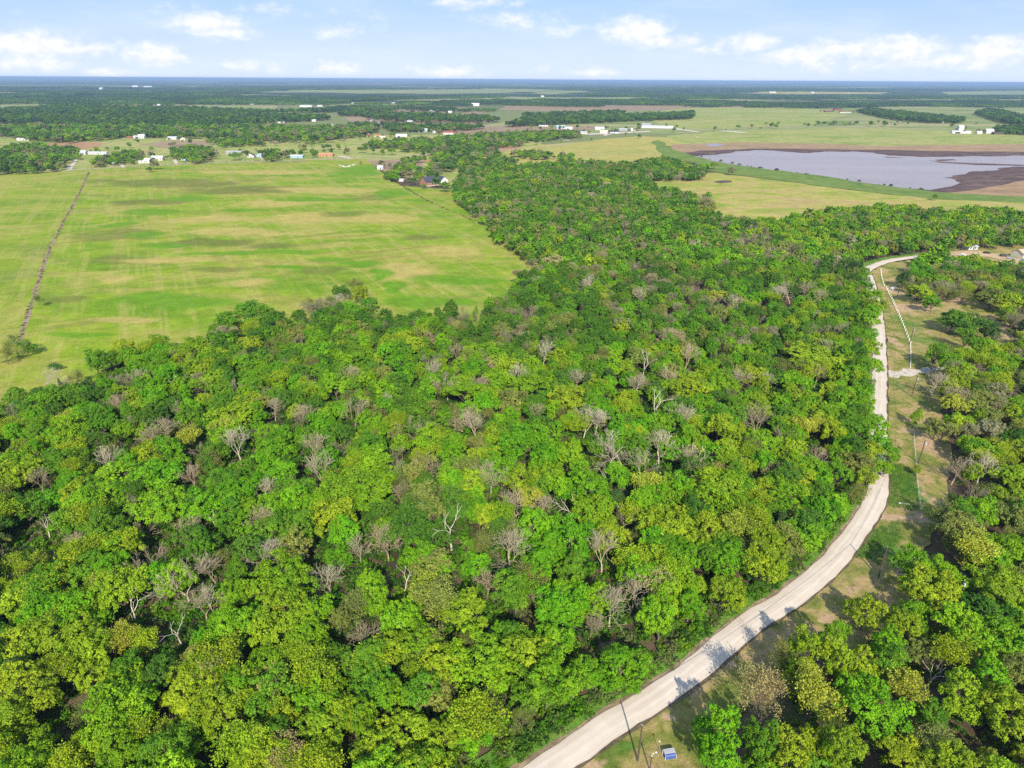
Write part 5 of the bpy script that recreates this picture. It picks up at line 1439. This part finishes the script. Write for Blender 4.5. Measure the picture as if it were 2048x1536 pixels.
for h in HS: house(*h[:8], h[8], name=h[9], cat=h[10], style=h[11], wins=h[12])
hr = random.Random(55)
for i in range(22):
    u = hr.uniform(10, 1000) if i < 17 else hr.uniform(1050, 2000); v = hr.uniform(205, 262) if i < 17 else hr.uniform(186, 205)
    rf = hr.choice(['palemetal', 'grey', 'tan', 'dark']); wl = hr.choice(['white', 'cream', 'white', 'tan'])
    cn = {'palemetal': 'metal', 'grey': 'grey', 'tan': 'tan', 'dark': 'dark'}[rf]
    house(u, v, hr.uniform(5, 11), hr.uniform(9, 14), hr.uniform(3.5, 5), hr.uniform(-40, 40), wl, rf, uniq(f'tiny distant {wl} house with {cn} roof', u, v), style=hr.choice(['gable', 'low']), wins=0)
# the brick house with its dark steep roof, and its white garage
bh = house(857, 371, 26, 15, 4.0, 38, 'brick', 'dark', 'red brick house with steep dark roof beside the hayfield', style='steep', wins=4)
q = MB(); q.box(-8, -9.6, -0.25, 8, -7.7, 0.1); q.build('porch', M['ceramic'], bh)
q = MB(); q.box(-5.3, -1.2, 4.0, -4.3, -0.2, 11.2); q.build('chimney', M['brick'], bh)
house(884, 366, 17, 11, 3.4, 38, 'white', 'dark', 'white garage with dark roof behind the brick house', name='garage', cat='garage', style='steep', wins=1)
# house at the edge of the clearing, upper right
house(2046, 516, 26, 9, 3.2, 20, 'cream', 'tan', 'beige house at the right end of the car-filled clearing', style='gable', wins=3)
house(1941, 500, 22, 6, 2.6, 12, 'palemetal', 'palemetal', 'grey caravan-like shed under trees left of the parked cars', name='shed', cat='shed', style='low', wins=2)
house(1898, 577, 16, 5, 2.8, 35, 'white', 'palemetal', 'white mobile home half hidden under olive trees', name='mobile_home', cat='mobile home', style='low', wins=2)
house(12, 1512, 44, 6, 2.9, 6, 'white', 'rust', 'hut with rusty brown roof in the bottom corner', name='shed', cat='shed', style='gable', wins=1)
house(468, 1325, 15, 2.4, 2.4, 50, 'grey', 'palemetal', 'pale metal roof glimpsed through yellow-green crowns', name='shed', cat='shed', style='low', wins=1)

# ------------------------------------------------------------------ vehicles in the clearing
def car(u, v, rot, body, label, kind='sedan'):
    p = unproj(u, v)
    name, cat = {'sedan': ('parked_car', 'car'), 'pickup': ('pickup_truck', 'pickup truck'), 'suv': ('parked_suv', 'car')}[kind]
    root = empty(name, (p.x, p.y, 0.42), math.radians(rot), label=label, cat=cat, group='vehicles parked by the clearing')
    if kind == 'pickup':
        prof = [(-2.75, 0.45), (2.75, 0.45), (2.8, 0.95), (1.5, 1.1), (0.9, 1.75), (-0.7, 1.8), (-0.9, 1.1), (-2.75, 1.1)]
    elif kind == 'suv':
        prof = [(-2.3, 0.4), (2.35, 0.4), (2.4, 0.9), (1.25, 1.05), (0.7, 1.7), (-1.9, 1.75), (-2.3, 1.1)]
    else:
        prof = [(-2.3, 0.35), (2.35, 0.35), (2.35, 0.75), (1.2, 0.92), (0.5, 1.4), (-1.1, 1.42), (-1.75, 0.98), (-2.3, 0.92)]
    b = MB(); b.prism(prof, -0.9, 0.9); bo = b.build('body', M[body], root)
    bo.modifiers.new('bevel', 'BEVEL').width = 0.06
    w_ = MB()
    zt = {'pickup': 1.72, 'suv': 1.66, 'sedan': 1.36}[kind]; z0 = 1.12 if kind != 'sedan' else 0.98
    xa, xb = (-0.6, 0.95) if kind == 'pickup' else (-1.7, 0.8) if kind == 'suv' else (-1.1, 0.6)
    for s in (-1, 1):
        y = s * 0.905
        w_.add([(xa, y, z0), (xb, y, z0), (xb - 0.35, y, zt - 0.06), (xa + 0.15, y, zt - 0.06)], [(0, 1, 2, 3)])
    w_.add([(xb + 0.42, -0.75, z0 + 0.02), (xb + 0.42, 0.75, z0 + 0.02), (xb - 0.02, 0.7, zt + 0.02), (xb - 0.02, -0.7, zt + 0.02)], [(0, 1, 2, 3)])
    w_.build('window', M['glass'], root)
    for x in (-1.45, 1.5):
        for s in (-1, 1):
            t_ = MB(); t_.tube((x, s * 0.78, 0.34), (x, s * 0.94, 0.34), 0.34, 0.34, 12); t_.build('wheel', M['rubber'], root)
    if kind == 'pickup':
        t_ = MB(); t_.box(-2.6, -0.75, 1.105, -1.0, 0.75, 1.13); t_.build('cargo_bed', M['dark'], root)
    return root


for a in [(1924, 513, 20, 'paintwhite', 'white pickup parked under trees at the left of the clearing', 'pickup'), (1951, 512, 70, 'palemetal', 'silver car parked nose out between white pickup and black car', 'sedan'),
          (1973, 508, -15, 'black', 'black car on the dirt track in the clearing', 'sedan'), (2006, 514, -10, 'dark', 'dark grey suv beside the dirt track', 'suv'), (2021, 519, -20, 'grey', 'grey car behind the white pickup near the beige house', 'sedan'),
          (2014, 529, -6, 'paintwhite', 'white pickup on the grass below the dirt track', 'pickup'), (2047, 524, 10, 'deepblue', 'blue car at the right edge by the beige house', 'sedan'), (1929, 573, 30, 'black', 'black suv alone between olive trees', 'suv'),
          (1787, 580, 25, 'palemetal', 'silver car in the shade where the drive meets the lane fence', 'sedan'), (2043, 671, 40, 'dark', 'dark car in the shade on the sandy patch', 'sedan')]:
    car(*a)

# ------------------------------------------------------------------ utility poles, wires
def upole(u, v, h, label, lamp=False, arm=False):
    p = unproj(u, v)
    root = empty('utility_pole', (p.x, p.y, 0.3), math.radians(20), label=label, cat='utility pole', group='utility poles along the gravel road')
    b = MB(); b.tube((0, 0, -0.3), (0, 0, h), 0.19, 0.13, 10); b.build('pole', M['wood'], root)
    if arm:
        b = MB(); b.box(-0.9, -0.06, h - 0.55, 0.9, 0.06, h - 0.42); b.build('crossarm', M['wood'], root)
        for x in (-0.8, 0.0, 0.8):
            b = MB(); z = h - 0.42 if x else h
            b.tube((x, 0, z), (x, 0, z + 0.2), 0.05, 0.035, 8); b.build('insulator', M['ceramic'], root)
    else:
        b = MB(); b.tube((0, 0, h), (0, 0, h + 0.3), 0.06, 0.04, 8); b.build('insulator', M['ceramic'], root)
    if lamp:
        b = MB(); b.tube((0.3, -0.25, h - 1.7), (0.3, -0.25, h - 0.8), 0.22, 0.22, 10); b.build('transformer', M['palemetal'], root)
    return root, p


PT = []
for a in [(1275, 1525, 9.6, 'utility pole at the bottom beside the gravel road throwing a long shadow over it', False), (1756, 1157, 9.6, 'utility pole in the shade where the road bends', False), (1836, 929, 9.0, 'utility pole with white transformer by the leafy sapling', True),
          (1823, 794, 9.0, 'utility pole with white transformer below the grey drive', True), (1818.5, 690, 8.6, 'utility pole with transformer at the lower end of the white fence', True), (1906, 1222, 9.0, 'utility pole with white transformer sunk among the crowns', True),
          (1793, 600, 8.0, 'dark utility pole beside the upper white fence', False)]:
    PT.append((a, upole(*a[:3], a[3], a[4])))
p = unproj(1299, 1545)
r1 = empty('wooden_post', (p.x, p.y, 0.3), 0, label='short brown wooden post left of the blue bin at the bottom edge', cat='post')
b = MB(); b.tube((0, 0, -0.3), (0, 0, 4.2), 0.13, 0.11, 8); b.build('post_shaft', M['wood'], r1)
b = MB(); b.tube((0, 0, 4.2), (0, 0, 4.32), 0.16, 0.14, 8); b.build('post_top', M['palemetal'], r1)
p = unproj(1316, 1503)
r1 = empty('pipe_post', (p.x, p.y, 0.3), 0, label='thin pipe post standing in the grass above the blue bin', cat='post')
b = MB(); b.tube((0, 0, -0.3), (0, 0, 2.4), 0.05, 0.05, 8); b.build('pipe_shaft', M['dark'], r1)
b = MB(); b.box(-0.14, -0.1, 2.4, 0.14, 0.1, 2.6); b.build('pipe_top', M['white'], r1)


def wire(a, b, sag, label, dx):
    pts = []
    for i in range(17):
        t_ = i / 16
        q = a.lerp(b, t_); q = q + Vector((dx, 0, -sag * 4 * t_ * (1 - t_)))
        pts.append(q)
    m_ = MB()
    for p0, p1 in zip(pts, pts[1:]): m_.tube(p0, p1, 0.018, 0.018, 4, False)
    o = m_.build('power_line', M['dark'])
    tag(o, label, 'power line', 'power lines along the road')


def ptop(i, dz=0.1):
    (a, (ro, pp)) = PT[i]
    return Vector((pp.x, pp.y, 0.3 + a[2] + dz))


off = Vector((60, -110, 0))
for dx, nm in ((-0.12, 'left'), (0.12, 'right')):
    wire(ptop(0), ptop(1), 1.3, f'{nm} strand of wire over the verge between the two roadside poles', dx)
    wire(ptop(1), ptop(2), 1.2, f'{nm} strand of wire between bend pole and sapling pole', dx)
    wire(ptop(2), ptop(3), 0.9, f'{nm} strand of wire between sapling pole and drive pole', dx)
    wire(ptop(3), ptop(4), 0.8, f'{nm} strand of wire between drive pole and fence pole', dx)
    wire(ptop(4), ptop(6), 0.8, f'{nm} strand of wire above the white fence', dx)

# ------------------------------------------------------------------ white fence, chain fence, bin, rock pile, culvert rocks
def fence(px, step, label, h, pw, rails, mat, name='fence', jit=0.0, rr=0.03):
    pts = [unproj(u, v) for u, v in px]
    root = empty(name, (pts[0].x, pts[0].y, 0.25), 0, label=label, cat='fence')
    o = pts[0]
    L = []
    for a, b in zip(pts, pts[1:]):
        k = max(1, int((b - a).length / step))
        L += [a.lerp(b, i / k) for i in range(k)]
    L.append(pts[-1])
    rr_ = random.Random(2)
    for q in L:
        m_ = MB(); x, y = q.x - o.x, q.y - o.y
        hh = h * rr_.uniform(1 - jit, 1 + jit)
        m_.box(x - pw / 2, y - pw / 4, -0.25, x + pw / 2, y + pw / 4, hh); m_.add([(x - pw / 2, y - pw / 4, hh), (x + pw / 2, y - pw / 4, hh), (x + pw / 2, y + pw / 4, hh), (x - pw / 2, y + pw / 4, hh), (x, y, hh + pw * 0.4)], [(0, 1, 4), (1, 2, 4), (2, 3, 4), (3, 0, 4)])
        m_.build('post', M[mat], root)
    for z in rails:
        m_ = MB()
        for a, b in zip(L, L[1:]):
            m_.tube((a.x - o.x, a.y - o.y, z), (b.x - o.x, b.y - o.y, z), rr, rr, 4)
        m_.build('rail', M[mat], root)
    return root


fence([(1772, 578), (1783, 600), (1797, 632), (1808, 658), (1820, 690)], 4.2, 'white post fence running down beside the lane', 1.5, 0.42, (0.6, 1.1), 'white', rr=0.010)
fence([(1820, 690), (1821, 712), (1820, 738)], 2.6, 'lower white fence stretch under the tree shadow', 1.1, 0.20, (0.5, 0.95), 'paintwhite')
fence([(1761, 541), (1763, 558), (1768, 574)], 3.6, 'upper white fence stretch near the road bend', 1.3, 0.25, (0.5, 1.0), 'paintwhite')
fence([(1826, 858), (1829, 905), (1832, 945), (1836, 990), (1842, 1035)], 3.2, 'thin grey wire fence right of the long grass', 1.25, 0.10, (0.4, 0.8, 1.2), 'ceramic', name='wire_fence', rr=0.018)

p = unproj(1338, 1515)
r1 = empty('waste_container', (p.x, p.y, 0.3), math.radians(10), label='blue metal waste container with pale grey lid in the roadside grass', cat='waste container')
b = MB(); b.prism([(-0.62, 0.12), (0.62, 0.12), (0.62, 1.05), (-0.62, 1.25)], -1.0, 1.0); bo = b.build('bin_body', M['deepblue'], r1); bo.rotation_euler = (0, 0, math.radians(90)); bo.modifiers.new('bevel', 'BEVEL').width = 0.04
b = MB(); b.add([(-1.06, -0.66, 1.07), (1.06, -0.66, 1.07), (1.06, 0.66, 1.27), (-1.06, 0.66, 1.27), (-1.06, -0.66, 1.14), (1.06, -0.66, 1.14), (1.06, 0.66, 1.34), (-1.06, 0.66, 1.34)], [(0, 3, 2, 1), (4, 5, 6, 7), (0, 1, 5, 4), (1, 2, 6, 5), (2, 3, 7, 6), (3, 0, 4, 7)])
b.build('bin_lid', M['grey'], r1)
for s in (-1, 1):
    b = MB(); b.box(s * 1.10 - 0.05, -0.7, 0.0, s * 1.10 + 0.05, 0.7, 0.12); b.box(s * 1.10 - 0.05, -0.7, 0.12, s * 1.10 + 0.05, -0.6, 1.0); b.box(s * 1.10 - 0.05, 0.6, 0.12, s * 1.10 + 0.05, 0.7, 1.2); b.build('side_bracket', M['ceramic'], r1)
for a in (-0.8, 0.8):
    b = MB(); b.box(a - 0.1, -0.5, -0.3, a + 0.1, 0.5, 0.12); b.build('skid', M['dark'], r1)


def rock(x, y, s, seed, label, z=0.3, group=None, tint='ceramic'):
    bm = bmesh.new(); bmesh.ops.create_icosphere(bm, subdivisions=2, radius=s)
    r = random.Random(seed)
    for v in bm.verts:
        v.co *= r.uniform(0.8, 1.15); v.co.z *= 0.6
    me = bpy.data.meshes.new('rock'); bm.to_mesh(me); bm.free(); me.materials.append(M[tint])
    o = link('rock', me, loc=(x, y, z)); tag(o, label, 'rock', group)


for i, (u, v, s) in enumerate([(1306, 1510, .30), (1312, 1508, .34), (1301, 1514, .22), (1317, 1514, .26)]):
    p = unproj(u, v); rock(p.x, p.y, s, i, ['upper', 'nearest', 'leftmost', 'lowest'][i] + ' pale rock in the little heap beside the blue container', group='pale rocks by the container')
for i, (u, v) in enumerate([(1799, 1009), (1804, 1009), (1808, 1010), (1813, 1010), (1818, 1011), (1823, 1013)]):
    p = unproj(u, v); rock(p.x, p.y, 0.45 if i == 0 else 0.28, 20 + i, ['largest', 'second', 'third', 'fourth', 'fifth', 'last'][i] + ' white rock of the row across the long grass', z=0.45, group='white rocks in the long grass', tint='white')
for i in range(26):
    t_ = i / 25
    u = 681 + 28 * t_; v = 331 + 2.5 * math.sin(t_ * 5) + (1.8 if t_ > 0.4 else 0)
    p = unproj(u, v); rock(p.x + rnd.uniform(-2, 2), p.y + rnd.uniform(-4, 4), rnd.uniform(0.6, 1.3), 50 + i, 'white rubble block, ' + num(i + 1) + ' along the row at the top of the hayfield', z=0.4, group='white rubble in the hayfield', tint='white')
# dead trunks standing in the lake
for i, (u, v) in enumerate([(1946, 325), (1952, 323), (1989, 326), (2000, 324), (2004, 322), (2030, 317), (2036, 316), (2042, 318)]):
    p = unproj(u, v)
    pr = BARE[5 + (i % 2)]
    q = dict(x=p.x, y=p.y, s=0.75, sz=0.85, rot=i * 1.3, tint=(0.30, 0.24, 0.18))
    place_tree(q, (('trunk', pr[1]), ('branches', pr[2])), 'dead_tree', 'drowned trees in the lake', f'drowned leafless tree in the lake shallows, {["first", "second", "third", "fourth", "fifth", "sixth", "seventh", "eighth"][i]} from the left', 'dead tree')

# ------------------------------------------------------------------ haze
m, t, out = new_mat('haze')
pvn = t.n('ShaderNodeVolumePrincipled')
pvn.inputs['Color'].default_value = (0.38, 0.55, 0.78, 1)
pvn.inputs['Density'].default_value = 6.0e-5
pvn.inputs['Anisotropy'].default_value = 0.0
t.l(pvn.outputs[0], out.inputs['Volume'])
hb = MB(); hb.box(-62000, -3500, -1.0, 62000, 71000, 122.0)
ho = hb.build('haze', m)
tag(ho, kind='stuff')
ho['label'] = 'bluish air haze over the whole countryside'
